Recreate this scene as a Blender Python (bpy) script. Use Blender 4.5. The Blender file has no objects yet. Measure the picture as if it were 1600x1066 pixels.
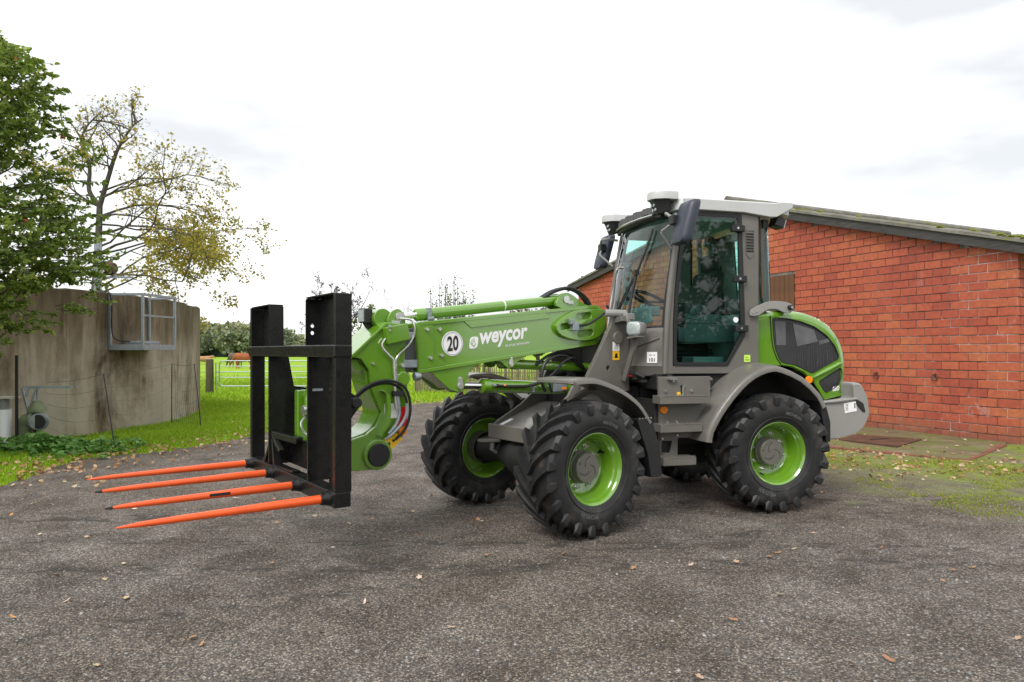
import bpy, bmesh, math, random
import numpy as np
from mathutils import Vector, Matrix, noise as mnoise

# ------------------------------------------------------------------ camera
scn = bpy.context.scene
cam_d = bpy.data.cameras.new("camera")
cam_d.sensor_width = 36.0
cam_d.lens = 1067.0 / 1600.0 * 36.0
cam_d.shift_y = 17.0 / 1600.0
cam_d.clip_end = 3000.0
cam = bpy.data.objects.new("camera", cam_d)
cam.location = (0, 0, 1.45)
cam.rotation_euler = (math.radians(90), 0, 0)
scn.collection.objects.link(cam)
scn.camera = cam

# ------------------------------------------------------------------ sky (bright overcast)
SUN_EL, SUN_AZ = math.radians(48), math.radians(205)      # azimuth clockwise from +Y: behind the camera, a little left
wd = bpy.data.worlds.new("World")
scn.world = wd
wd.use_nodes = True
nt = wd.node_tree
nt.nodes.clear()
def wn(t, **k):
    n = nt.nodes.new(t)
    for a, b in k.items():
        setattr(n, a, b)
    return n
w_out = wn("ShaderNodeOutputWorld")
w_bg = wn("ShaderNodeBackground")
w_bg.inputs["Strength"].default_value = 0.1
w_sky = wn("ShaderNodeTexSky", sky_type='NISHITA', sun_disc=False, sun_elevation=SUN_EL, sun_rotation=SUN_AZ)
w_tc = wn("ShaderNodeTexCoord")
w_map = wn("ShaderNodeMapping")
w_map.inputs["Scale"].default_value = (1.0, 1.0, 3.2)
w_no = wn("ShaderNodeTexNoise")
w_no.inputs["Scale"].default_value = 2.1
w_no.inputs["Detail"].default_value = 5
w_no.inputs["Roughness"].default_value = 0.5
w_cr = wn("ShaderNodeValToRGB")
w_cr.color_ramp.elements[0].position = 0.34
w_cr.color_ramp.elements[0].color = (4.95, 5.1, 5.25, 1)
w_cr.color_ramp.elements[1].position = 0.58
w_cr.color_ramp.elements[1].color = (8.6, 8.6, 8.6, 1)
w_mix = wn("ShaderNodeMixRGB")
w_mix.inputs["Fac"].default_value = 0.95                   # a closed cloud deck over the clear sky
L = nt.links.new
L(w_tc.outputs["Generated"], w_map.inputs["Vector"])
L(w_map.outputs["Vector"], w_no.inputs["Vector"])
L(w_no.outputs["Fac"], w_cr.inputs["Fac"])
L(w_sky.outputs["Color"], w_mix.inputs["Color1"])
L(w_cr.outputs["Color"], w_mix.inputs["Color2"])
L(w_mix.outputs["Color"], w_bg.inputs["Color"])
L(w_bg.outputs["Background"], w_out.inputs["Surface"])

sun_d = bpy.data.lights.new("sun", 'SUN')
sun_d.energy = 1.5
sun_d.angle = math.radians(25)
sun_d.color = (1.0, 0.965, 0.91)
sun = bpy.data.objects.new("sun", sun_d)
to_sun = Vector((math.sin(SUN_AZ) * math.cos(SUN_EL), math.cos(SUN_AZ) * math.cos(SUN_EL), math.sin(SUN_EL)))
sun.rotation_euler = to_sun.to_track_quat('Z', 'Y').to_euler()
sun.location = (0, -5, 20)
scn.collection.objects.link(sun)

scn.view_settings.view_transform = 'Standard'
scn.view_settings.look = 'None'
scn.view_settings.gamma = 1.0
scn.view_settings.use_curve_mapping = False
scn.view_settings.exposure = 0.86
scn.cycles.max_bounces = 8
scn.cycles.transparent_max_bounces = 16
scn.cycles.use_denoising = True

# ------------------------------------------------------------------ helpers
COL = scn.collection
PI = math.pi
rnd = random.Random(7)

def tag(o, label=None, cat=None, group=None, kind=None):
    if label: o["label"] = label
    if cat: o["category"] = cat
    if group: o["group"] = group
    if kind: o["kind"] = kind
    return o

def empty(name, loc=(0, 0, 0), rz=0.0, parent=None):
    o = bpy.data.objects.new(name, None)
    o.empty_display_size = 0.3
    o.location = loc
    o.rotation_euler = (0, 0, rz)
    COL.objects.link(o)
    if parent: o.parent = parent
    return o

def obj_from(name, me, mat=None, parent=None, mtx=None):
    if mat and not me.materials: me.materials.append(mat)
    o = bpy.data.objects.new(name, me)
    COL.objects.link(o)
    if parent and parent.parent and parent.parent.parent:      # never a fourth level: hang it on the part instead
        parent = parent.parent
    if parent: o.parent = parent
    if mtx is not None: o.matrix_local = mtx
    return o

class MB:
    """collects shapes, builds ONE mesh object"""
    def __init__(s):
        s.v, s.f = [], []
    def add(s, vs, fs):
        b = len(s.v)
        s.v += [tuple(v) for v in vs]
        s.f += [tuple(b + i for i in f) for f in fs]
        return s
    def box(s, c, size, rot=None):
        hx, hy, hz = size[0] / 2, size[1] / 2, size[2] / 2
        vs = [Vector((x, y, z)) for x in (-hx, hx) for y in (-hy, hy) for z in (-hz, hz)]
        if rot is not None: vs = [rot @ v for v in vs]
        c = Vector(c)
        return s.add([v + c for v in vs], [(0, 1, 3, 2), (4, 6, 7, 5), (0, 4, 5, 1), (2, 3, 7, 6), (0, 2, 6, 4), (1, 5, 7, 3)])
    def box2(s, a, b):
        return s.box([(a[i] + b[i]) / 2 for i in range(3)], [abs(b[i] - a[i]) for i in range(3)])
    def bar(s, p0, p1, w, h, up=(0, 0, 1)):
        p0, p1 = Vector(p0), Vector(p1)
        d = (p1 - p0); ln = d.length; d.normalize()
        u = Vector(up); sx = d.cross(u)
        if sx.length < 1e-4: sx = d.cross(Vector((1, 0, 0)))
        sx.normalize(); uu = sx.cross(d)
        R = Matrix((d, sx, uu)).transposed()
        return s.box((p0 + p1) / 2, (ln, w, h), R)
    def cyl(s, p0, p1, r0, r1=None, n=16, cap=True):
        if r1 is None: r1 = r0
        return s.tube([p0, p1], [r0, r1], n, cap)
    def tube(s, pts, r, n=8, cap=True):
        pts = [Vector(p) for p in pts]
        if not isinstance(r, (list, tuple)): r = [r] * len(pts)
        rings = []
        prev = None
        for i, p in enumerate(pts):
            d = (pts[min(i + 1, len(pts) - 1)] - pts[max(i - 1, 0)])
            if d.length < 1e-9: d = Vector((0, 0, 1))
            d.normalize()
            if prev is None:
                a = Vector((0, 0, 1)) if abs(d.z) < .9 else Vector((1, 0, 0))
                u = d.cross(a).normalized()
            else:
                u = (prev - d * prev.dot(d))
                if u.length < 1e-6: u = d.orthogonal()
                u.normalize()
            prev = u
            w = d.cross(u)
            rings.append([p + (u * math.cos(2 * PI * k / n) + w * math.sin(2 * PI * k / n)) * r[i] for k in range(n)])
        return s.loft(rings, True, cap)
    def loft(s, rings, closed=True, cap=False):
        n = len(rings[0]); vs = [v for r in rings for v in r]; fs = []
        for i in range(len(rings) - 1):
            for k in range(n if closed else n - 1):
                k2 = (k + 1) % n
                fs.append((i * n + k, i * n + k2, (i + 1) * n + k2, (i + 1) * n + k))
        if cap:
            fs.append(tuple(range(n - 1, -1, -1)))
            fs.append(tuple((len(rings) - 1) * n + k for k in range(n)))
        return s.add(vs, fs)
    def lathe(s, prof, c, n=48, a0=0, a1=2 * PI):
        """prof: list of (r, y); axis along local Y through c"""
        full = abs(a1 - a0 - 2 * PI) < 1e-6
        rings = []
        m = n if full else n + 1
        for i in range(m):
            a = a0 + (a1 - a0) * i / n
            rings.append([(c[0] + r * math.cos(a), c[1] + y, c[2] + r * math.sin(a)) for r, y in prof])
        if full: rings.append(rings[0])
        return s.loft(rings, False)
    def plate(s, outline, holes=(), at=0.0, th=0.01, plane='xz', fn=None):
        """flat plate with holes, from a 2-D outline; plane xz stands at y=at (thickness to -y), yz stands at x=at, xy lies at z=at"""
        bm = bmesh.new()
        edges = []
        for loop in [outline] + list(holes):
            vs = [bm.verts.new((p[0], p[1], 0)) for p in loop]
            for i in range(len(vs)):
                edges.append(bm.edges.new((vs[i], vs[(i + 1) % len(vs)])))
        bmesh.ops.triangle_fill(bm, use_beauty=True, use_dissolve=False, edges=edges)
        bm.normal_update()
        if th:
            r = bmesh.ops.extrude_face_region(bm, geom=list(bm.faces))
            for v in [g for g in r['geom'] if isinstance(g, bmesh.types.BMVert)]:
                v.co.z -= th
        bmesh.ops.recalc_face_normals(bm, faces=list(bm.faces))
        bm.verts.index_update()
        def mp(co):
            if fn: return fn(co)
            if plane == 'xz': return (co.x, at + co.z, co.y)
            if plane == 'yz': return (at + co.z, co.x, co.y)
            return (co.x, co.y, at + co.z)
        s.add([mp(v.co) for v in bm.verts], [[v.index for v in f.verts] for f in bm.faces])
        bm.free()
        return s
    def mesh(s, name, angle=40, recalc=True):
        me = bpy.data.meshes.new(name)
        me.from_pydata(s.v, [], s.f)
        if recalc:
            bm = bmesh.new(); bm.from_mesh(me)
            bmesh.ops.recalc_face_normals(bm, faces=list(bm.faces))
            bm.to_mesh(me); bm.free()
        if angle:
            me.polygons.foreach_set("use_smooth", [True] * len(me.polygons))
            me.set_sharp_from_angle(angle=math.radians(angle))
        me.update()
        return me
    def build(s, name, mat, parent=None, mtx=None, bevel=0, angle=40, seg=2, sub=0):
        o = obj_from(name, s.mesh(name, angle), mat, parent, mtx)
        if bevel:
            m = o.modifiers.new("bevel", 'BEVEL')
            m.width = bevel; m.segments = seg; m.limit_method = 'ANGLE'; m.angle_limit = math.radians(35)
            m.harden_normals = True
        if sub:
            m = o.modifiers.new("sub", 'SUBSURF'); m.levels = sub; m.render_levels = sub
        return o

def np_mesh(name, V, Fq, mat, attr=None):
    """quads from numpy arrays; attr = per-corner-less point colour values (float)"""
    me = bpy.data.meshes.new(name)
    me.vertices.add(len(V)); me.vertices.foreach_set("co", np.asarray(V, dtype=np.float32).ravel())
    k = Fq.shape[1]
    me.loops.add(Fq.size); me.loops.foreach_set("vertex_index", Fq.astype(np.int32).ravel())
    me.polygons.add(len(Fq)); me.polygons.foreach_set("loop_start", np.arange(0, Fq.size, k, dtype=np.int32))
    me.update(calc_edges=True)
    if attr is not None:
        a = me.attributes.new("tint", 'FLOAT', 'POINT'); a.data.foreach_set("value", np.asarray(attr, dtype=np.float32))
    me.materials.append(mat)
    return me

def spline(pts, n=24):
    """Catmull-Rom through points"""
    P = [Vector(p) for p in pts]
    P = [P[0] * 2 - P[1]] + P + [P[-1] * 2 - P[-2]]
    out = []
    segs = len(P) - 3
    for i in range(segs):
        p0, p1, p2, p3 = P[i:i + 4]
        m = max(2, n // segs)
        for k in range(m):
            t = k / m
            out.append(0.5 * ((2 * p1) + (-p0 + p2) * t + (2 * p0 - 5 * p1 + 4 * p2 - p3) * t * t + (-p0 + 3 * p1 - 3 * p2 + p3) * t ** 3))
    out.append(P[-2])
    return out

def smooth2(pts, n=24, closed=False):
    if closed:
        P = [Vector((p[0], p[1], 0)) for p in pts]; m = len(P); out = []
        for i in range(m):
            p0, p1, p2, p3 = P[i - 1], P[i], P[(i + 1) % m], P[(i + 2) % m]
            for k in range(3):
                t = k / 3
                q = 0.5 * ((2 * p1) + (-p0 + p2) * t + (2 * p0 - 5 * p1 + 4 * p2 - p3) * t * t + (-p0 + 3 * p1 - 3 * p2 + p3) * t ** 3)
                out.append((q.x, q.y))
        return out
    return [(v.x, v.y) for v in spline([(p[0], p[1], 0) for p in pts], n)]

def rounded(poly, r, n=4):
    """round the corners of a 2-D polygon"""
    out = []
    m = len(poly)
    for i in range(m):
        p = Vector(poly[i]).to_2d(); a = Vector(poly[i - 1]).to_2d(); b = Vector(poly[(i + 1) % m]).to_2d()
        da, db = (a - p), (b - p)
        ra = min(r, da.length * .45); rb = min(r, db.length * .45)
        s, e = p + da.normalized() * ra, p + db.normalized() * rb
        for k in range(n + 1):
            t = k / n
            q = s * (1 - t) ** 2 + p * 2 * t * (1 - t) + e * t * t
            out.append((q.x, q.y))
    return out

def circ(c, r, n=20):
    return [(c[0] + r * math.cos(2 * PI * i / n), c[1] + r * math.sin(2 * PI * i / n)) for i in range(n)]

def text_geo(s, size=1.0, offset=0.0, shear=0.0, width=None, res=3):
    """flat lettering as (verts2d, faces), centred; width scales it to that total width"""
    cu = bpy.data.curves.new("lettering", 'FONT')
    cu.body = s; cu.size = size; cu.offset = offset; cu.shear = shear; cu.resolution_u = res
    cu.align_x = 'CENTER'; cu.align_y = 'CENTER'
    o = bpy.data.objects.new("lettering", cu); COL.objects.link(o)
    dg = bpy.context.evaluated_depsgraph_get()
    me = bpy.data.meshes.new_from_object(o.evaluated_get(dg))
    vs = [(v.co.x, v.co.y) for v in me.vertices]; fs = [tuple(p.vertices) for p in me.polygons]
    bpy.data.objects.remove(o); bpy.data.curves.remove(cu); bpy.data.meshes.remove(me)
    if vs:
        x0, x1 = min(v[0] for v in vs), max(v[0] for v in vs); y0, y1 = min(v[1] for v in vs), max(v[1] for v in vs)
        k = (width / (x1 - x0)) if width else 1.0
        vs = [((v[0] - (x0 + x1) / 2) * k, (v[1] - (y0 + y1) / 2) * k) for v in vs]
    return vs, fs

# ------------------------------------------------------------------ materials
def mat_new(name):
    m = bpy.data.materials.new(name); m.use_nodes = True
    t = m.node_tree; b = t.nodes["Principled BSDF"]
    return m, t, b

def node(t, typ, **k):
    n = t.nodes.new(typ)
    for a, v in k.items():
        if a.startswith("i_"):
            n.inputs[a[2:].replace("_", " ")].default_value = v
        else:
            setattr(n, a, v)
    return n

def ramp(t, stops, fac=None):
    n = t.nodes.new("ShaderNodeValToRGB")
    e = n.color_ramp.elements
    while len(e) < len(stops): e.new(0.5)
    for i, (p, c) in enumerate(stops):
        e[i].position = p; e[i].color = (*c, 1) if len(c) == 3 else c
    if fac is not None: t.links.new(fac, n.inputs["Fac"])
    return n

def mixc(t, a, b, fac, mode='MIX'):
    n = t.nodes.new("ShaderNodeMixRGB"); n.blend_type = mode
    for s, v in (("Color1", a), ("Color2", b), ("Fac", fac)):
        if hasattr(v, "is_linked") or hasattr(v, "links"): t.links.new(v, n.inputs[s])
        elif isinstance(v, (int, float)): n.inputs[s].default_value = v
        else: n.inputs[s].default_value = (*v, 1)
    return n.outputs["Color"]

def noise(t, scale, detail=4, rough=.55, vec=None, dist=0.0):
    n = node(t, "ShaderNodeTexNoise", i_Scale=scale, i_Detail=detail, i_Roughness=rough, i_Distortion=dist)
    if vec is not None: t.links.new(vec, n.inputs["Vector"])
    return n.outputs["Fac"]

def coords(t, kind="Object", scale=(1, 1, 1)):
    tc = t.nodes.new("ShaderNodeTexCoord"); mp = t.nodes.new("ShaderNodeMapping")
    mp.inputs["Scale"].default_value = scale
    t.links.new(tc.outputs[kind], mp.inputs["Vector"])
    return mp.outputs["Vector"]

def worldpos(t, scale=(1, 1, 1)):
    g = t.nodes.new("ShaderNodeNewGeometry"); mp = t.nodes.new("ShaderNodeMapping")
    mp.inputs["Scale"].default_value = scale
    t.links.new(g.outputs["Position"], mp.inputs["Vector"])
    return mp.outputs["Vector"]

def bump(t, b, h, strength=.3, dist=.01):
    n = node(t, "ShaderNodeBump", i_Strength=strength, i_Distance=dist)
    t.links.new(h, n.inputs["Height"]); t.links.new(n.outputs["Normal"], b.inputs["Normal"])
    return n

def simple(name, col, rough=.5, metal=0.0, coat=0.0, var=.12, scale=6.0, bumps=0.0, bscale=60, spec=.5, dirt=None):
    m, t, b = mat_new(name)
    v = coords(t)
    f = noise(t, scale, 5, .6, v)
    lo = tuple(c * (1 - var) for c in col); hi = tuple(min(1, c * (1 + var)) for c in col)
    c = ramp(t, [(.3, lo), (.7, hi)], f).outputs["Color"]
    if dirt:
        f2 = noise(t, dirt[1], 6, .65, v)
        r2 = ramp(t, [(.52, (0, 0, 0)), (.72, (dirt[2],) * 3)], f2).outputs["Color"]
        c = mixc(t, c, dirt[0], r2)
    t.links.new(c, b.inputs["Base Color"])
    rr = ramp(t, [(.3, (max(0, rough - .06),) * 3), (.7, (min(1, rough + .06),) * 3)], noise(t, scale * 3, 4, .6, v))
    t.links.new(rr.outputs["Color"], b.inputs["Roughness"])
    b.inputs["Metallic"].default_value = metal
    b.inputs["Specular IOR Level"].default_value = spec
    b.inputs["Coat Weight"].default_value = coat
    b.inputs["Coat Roughness"].default_value = .08
    if bumps: bump(t, b, noise(t, bscale, 4, .6, v), bumps, .004)
    return m

GREEN = simple("green_paint", (.108, .262, .007), .30, coat=1.0, var=.05, scale=2, dirt=((.16, .15, .07), 3.5, .12))
GREEN.node_tree.nodes["Principled BSDF"].inputs["Coat IOR"].default_value = 1.75
GREY = simple("grey_paint", (.128, .121, .107), .40, coat=.3, var=.06, scale=3, dirt=((.2, .18, .15), 5, .3))
LGREY = simple("light_grey_casting", (.26, .255, .24), .5, var=.06, scale=3)
ROOFW = simple("white_roof_plastic", (.47, .48, .475), .4, var=.03)
BLACKP = simple("black_paint", (.008, .008, .008), .3, coat=.15, var=.2, scale=8, dirt=((.05, .05, .045), 25, .10), spec=.35)
BLACKM = simple("black_plastic", (.010, .0105, .012), .5, var=.2)
MIRRORB = simple("blue_black_plastic", (.03, .036, .055), .45, var=.1)
DARK = simple("dark_underbody", (.012, .012, .012), .7, var=.3)
RUBBER = simple("rubber_hose", (.012, .012, .013), .45, var=.2)
STEEL = simple("bright_steel", (.62, .62, .61), .28, metal=.9, var=.08)
CHROME = simple("chromed_rod", (.75, .75, .75), .12, metal=1.0, var=.02)
ALU = simple("galvanised_steel", (.30, .34, .37), .45, metal=.55, var=.15, scale=14)
ORANGE = simple("orange_paint", (.78, .095, .012), .35, coat=.3, var=.06, dirt=((.25, .06, .03), 9, .35))
ORLAMP = simple("orange_lens", (.9, .25, .01), .25, coat=.4, var=.04)
REDREF = simple("red_reflector", (.62, .012, .012), .3, var=.05)
WHITE = simple("white_sticker", (.82, .82, .82), .4, var=.02)
INK = simple("black_ink", (.012, .012, .012), .5, var=.05)
YELLOW = simple("yellow_sticker", (.85, .5, .01), .4, var=.03)
LIME = simple("lime_sticker", (.55, .8, .12), .4, var=.03)
SEATM = simple("dark_upholstery", (.02, .022, .023), .85, var=.25, scale=20)
DASH = simple("grey_cab_plastic", (.16, .19, .19), .6, var=.1)
CABIN = simple("pale_cab_panel", (.42, .50, .48), .6, var=.08)
MESHG = simple("dark_grille_mesh", (.03, .03, .034), .4, var=.25, scale=4)
LENS = simple("lamp_lens", (.40, .44, .44), .08, coat=1, var=.2, scale=40)

def glass_mat(name, tint, refl=1.0):
    m = bpy.data.materials.new(name); m.use_nodes = True
    t = m.node_tree; t.nodes.clear()
    o = node(t, "ShaderNodeOutputMaterial")
    tr = node(t, "ShaderNodeBsdfTransparent"); tr.inputs["Color"].default_value = (*tint, 1)
    gl = node(t, "ShaderNodeBsdfGlossy"); gl.inputs["Roughness"].default_value = .02
    gl.inputs["Color"].default_value = (refl, refl, refl, 1)
    fr = node(t, "ShaderNodeFresnel", i_IOR=1.5)
    wv = noise(t, 1.2, 2, .5, coords(t))
    bp = node(t, "ShaderNodeBump", i_Strength=.05, i_Distance=.02)
    t.links.new(wv, bp.inputs["Height"]); t.links.new(bp.outputs["Normal"], gl.inputs["Normal"]); t.links.new(bp.outputs["Normal"], fr.inputs["Normal"])
    mul = node(t, "ShaderNodeMath", operation='MULTIPLY_ADD'); mul.inputs[1].default_value = 1.0; mul.inputs[2].default_value = .0
    mul.use_clamp = True
    t.links.new(fr.outputs["Fac"], mul.inputs[0])
    mx = node(t, "ShaderNodeMixShader")
    t.links.new(mul.outputs["Value"], mx.inputs["Fac"]); t.links.new(tr.outputs["BSDF"], mx.inputs[1]); t.links.new(gl.outputs["BSDF"], mx.inputs[2])
    t.links.new(mx.outputs["Shader"], o.inputs["Surface"])
    return m
GLASS = glass_mat("tinted_cab_glass", (.52, .85, .78))
CLEAR = glass_mat("windscreen_glass", (.68, .90, .88))

def tyre_mat():
    m, t, b = mat_new("tyre_rubber")
    v = coords(t)
    c = ramp(t, [(.3, (.011, .011, .012)), (.56, (.021, .021, .022)), (.74, (.070, .060, .050))], noise(t, 7, 7, .65, v)).outputs["Color"]
    t.links.new(c, b.inputs["Base Color"])
    b.inputs["Roughness"].default_value = .5
    b.inputs["Specular IOR Level"].default_value = .4
    bump(t, b, noise(t, 120, 3, .6, v), .15, .003)
    return m
TYRE = tyre_mat()
# ================================================================== GROUND
def in_poly(P, x, y):
    x = np.asarray(x); y = np.asarray(y); r = np.zeros(x.shape, bool); n = len(P)
    for i in range(n):
        x0, y0 = P[i]; x1, y1 = P[(i + 1) % n]
        if y0 == y1: continue
        c = ((y0 > y) != (y1 > y)) & (x < (x1 - x0) * (y - y0) / (y1 - y0) + x0)
        r ^= c
    return r

edge_ctl = [(-30, -8), (-14, 0.5), (-9.0, 4.0), (-6.6, 6.2), (-5.55, 7.4), (-5.75, 8.3), (-5.75, 9.35), (-5.1, 10.0), (-4.55, 11.4), (-4.35, 13.4), (-3.9, 16.5), (-2.7, 19.2), (0, 21.4), (2.4, 22.5)]
er = random.Random(3)
yard_edge = [(p[0] + er.uniform(-.09, .09), p[1] + er.uniform(-.12, .12)) for p in smooth2(edge_ctl, 150)]
W0 = Vector((7.9, 10.67, 0)); WD = Vector((-.424, .905, 0)).normalized(); WN = Vector((-WD.y, WD.x, 0))   # along the gable, out of the gable
WLEN = 13.4
WE = W0 + WD * WLEN
yard_poly = yard_edge + [(3.2, 23.5), (20, 30), (60, 30), (60, -40), (-30, -40)]

def ground_mat():
    m, t, b = mat_new("gravel_yard")
    v = worldpos(t)
    big = noise(t, .35, 4, .55, v, .4)
    mid = noise(t, 1.9, 6, .62, v, .3)
    c = ramp(t, [(.28, (.092, .077, .063)), (.5, (.188, .166, .145)), (.72, (.30, .275, .248))], mid).outputs["Color"]
    br = ramp(t, [(.42, (0, 0, 0)), (.62, (.5, .5, .5))], big).outputs["Color"]
    c = mixc(t, c, (.165, .132, .098), br)
    # single stones
    vo = node(t, "ShaderNodeTexVoronoi", i_Scale=96.0); t.links.new(v, vo.inputs["Vector"])
    st = ramp(t, [(.0, (.35, .35, .35)), (.45, (.85, .85, .85)), (.75, (1.35, 1.33, 1.3)), (.97, (2.6, 2.55, 2.5))], node_sep(t, vo.outputs["Color"])).outputs["Color"]
    c = mixc(t, c, st, .85, 'MULTIPLY')
    gaps = ramp(t, [(.25, (1, 1, 1)), (.62, (.35, .33, .31))], vo.outputs["Distance"]).outputs["Color"]
    c = mixc(t, c, gaps, .75, 'MULTIPLY')
    fine = ramp(t, [(.3, (.7, .7, .7)), (.72, (1.3, 1.3, 1.3))], noise(t, 210, 3, .7, v)).outputs["Color"]
    c = mixc(t, c, fine, .7, 'MULTIPLY')
    # tyre scuffs: dark, damp streaks running across the yard
    vs = worldpos(t, (.55, 3.2, 1))
    sc = ramp(t, [(.60, (0, 0, 0)), (.76, (.5, .5, .5))], noise(t, 2.6, 8, .74, vs, .7)).outputs["Color"]
    c = mixc(t, c, (.060, .052, .045), sc)
    # a rut churned by tyres across the foreground, broken into clods
    gy = t.nodes.new("ShaderNodeNewGeometry"); sy = t.nodes.new("ShaderNodeSeparateXYZ"); t.links.new(gy.outputs["Position"], sy.inputs[0])
    for slope, offs, wid, sc_ in ((-.03, 4.62, .26, 2.6), (-.46, 4.60, .22, 2.9), (.02, 5.15, .16, 3.4), (-.10, 6.3, .4, 2.0)):
        ly = node(t, "ShaderNodeMath", operation='MULTIPLY_ADD'); t.links.new(sy.outputs["X"], ly.inputs[0]); ly.inputs[1].default_value = slope; t.links.new(sy.outputs["Y"], ly.inputs[2])
        l2 = node(t, "ShaderNodeMath", operation='SUBTRACT'); t.links.new(ly.outputs[0], l2.inputs[0]); l2.inputs[1].default_value = offs
        l3 = node(t, "ShaderNodeMath", operation='ABSOLUTE'); t.links.new(l2.outputs[0], l3.inputs[0])
        l4 = node(t, "ShaderNodeMapRange"); l4.inputs["From Min"].default_value = wid; l4.inputs["From Max"].default_value = wid * .2; t.links.new(l3.outputs[0], l4.inputs["Value"])
        cl = ramp(t, [(.50, (0, 0, 0)), (.57, (.9, .9, .9))], noise(t, sc_ * 1.5, 8, .75, worldpos(t, (.9, 2.4, 1)), .6)).outputs["Color"]
        l5 = node(t, "ShaderNodeMath", operation='MULTIPLY'); t.links.new(l4.outputs[0], l5.inputs[0]); t.links.new(cl, l5.inputs[1])
        c = mixc(t, c, (.048, .040, .032), l5.outputs[0])
    # moss creeping over the gravel beside the brick wall
    g = t.nodes.new("ShaderNodeNewGeometry"); sp = t.nodes.new("ShaderNodeSeparateXYZ"); t.links.new(g.outputs["Position"], sp.inputs[0])
    # distance from the gable wall measured along its normal
    dn = node(t, "ShaderNodeVectorMath", operation='DOT_PRODUCT'); t.links.new(g.outputs["Position"], dn.inputs[0]); dn.inputs[1].default_value = (WN.x, WN.y, 0)
    sub = node(t, "ShaderNodeMath", operation='SUBTRACT'); t.links.new(dn.outputs["Value"], sub.inputs[0]); sub.inputs[1].default_value = W0.x * WN.x + W0.y * WN.y
    ms = node(t, "ShaderNodeMath", operation='MULTIPLY_ADD'); t.links.new(noise(t, 1.3, 6, .65, v, .5), ms.inputs[0]); ms.inputs[1].default_value = 5.2; t.links.new(sub.outputs[0], ms.inputs[2]); 
    md = ramp(t, [(.0, (0, 0, 0)), (1, (1, 1, 1))])
    mr = node(t, "ShaderNodeMapRange"); mr.inputs["From Min"].default_value = 8.0; mr.inputs["From Max"].default_value = 6.2
    ab = node(t, "ShaderNodeMath", operation='ABSOLUTE'); t.links.new(sub.outputs[0], ab.inputs[0]); t.links.new(ab.outputs[0], ms.inputs[2])
    t.links.new(ms.outputs[0], mr.inputs["Value"])
    c = mixc(t, c, mixc(t, (.19, .165, .10), ramp(t, [(.3, (.11, .16, .018)), (.7, (.26, .31, .035))], noise(t, 9, 4, .6, v)).outputs["Color"], ramp(t, [(.40, (.1, .1, .1)), (.58, (1, 1, 1))], noise(t, 1.9, 6, .65, v, .4)).outputs["Color"]), mr.outputs["Result"])
    t.links.new(c, b.inputs["Base Color"])
    rg = ramp(t, [(.35, (.95,) * 3), (.7, (.72,) * 3)], mid); t.links.new(rg.outputs["Color"], b.inputs["Roughness"])
    b.inputs["Specular IOR Level"].default_value = .35
    h = node(t, "ShaderNodeMath", operation='SUBTRACT'); t.links.new(noise(t, 26, 8, .75, v), h.inputs[0]); t.links.new(vo.outputs["Distance"], h.inputs[1])
    bump(t, b, h.outputs[0], .9, .012)
    return m
def node_sep(t, col):
    s = t.nodes.new("ShaderNodeSeparateColor"); t.links.new(col, s.inputs[0]); return s.outputs[0]

def field_mat():
    m, t, b = mat_new("pasture")
    v = worldpos(t)
    c = ramp(t, [(.3, (.16, .28, .018)), (.55, (.25, .40, .026)), (.75, (.35, .47, .055))], noise(t, 1.3, 8, .65, v)).outputs["Color"]
    c2 = ramp(t, [(.35, (.75, .85, .6)), (.65, (1.2, 1.1, 1.0))], noise(t, .11, 5, .6, v)).outputs["Color"]
    c = mixc(t, c, c2, 1.0, 'MULTIPLY')
    t.links.new(c, b.inputs["Base Color"]); b.inputs["Roughness"].default_value = .9; b.inputs["Specular IOR Level"].default_value = .15
    bump(t, b, noise(t, 30, 6, .7, v), .8, .03)
    return m
FIELD = field_mat()
me = bpy.data.meshes.new("field")
me.from_pydata([(-1500, -60, -.03), (1500, -60, -.03), (1500, 2500, -.03), (-1500, 2500, -.03)], [], [(0, 1, 2, 3)])
tag(obj_from("field", me, FIELD), kind="structure")
# the yard: gently uneven sheet with a ragged edge
YARD = ground_mat()
bm = bmesh.new()
vs = [bm.verts.new((x, y, 0)) for x, y in yard_poly]
es = [bm.edges.new((vs[i], vs[(i + 1) % len(vs)])) for i in range(len(vs))]
bmesh.ops.triangle_fill(bm, use_beauty=True, edges=es)
me = bpy.data.meshes.new("yard"); bm.to_mesh(me); bm.free()
for p in me.polygons: 
    if p.normal.z < 0: p.flip()
tag(obj_from("yard", me, YARD), kind="structure")

# ------------------------------------------------------------------ grass
def grass_mat(name, lo, mid, hi):
    m, t, b = mat_new(name)
    a = node(t, "ShaderNodeAttribute", attribute_name="tint")
    c = ramp(t, [(0, lo), (.5, mid), (1, hi)], a.outputs["Fac"]).outputs["Color"]
    t.links.new(c, b.inputs["Base Color"]); b.inputs["Roughness"].default_value = .55; b.inputs["Specular IOR Level"].default_value = .25
    b.inputs["Transmission Weight"].default_value = 0
    tr = node(t, "ShaderNodeBsdfTranslucent"); t.links.new(c, tr.inputs["Color"])
    mx = node(t, "ShaderNodeMixShader"); mx.inputs["Fac"].default_value = .35
    o = t.nodes["Material Output"]
    t.links.new(b.outputs[0], mx.inputs[1]); t.links.new(tr.outputs[0], mx.inputs[2]); t.links.new(mx.outputs[0], o.inputs["Surface"])
    return m
GRASS = grass_mat("grass_blades", (.15, .28, .014), (.28, .44, .022), (.46, .58, .055))
TANKC, TANKR = np.array([-14.63, 13.63]), 7.65
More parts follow.
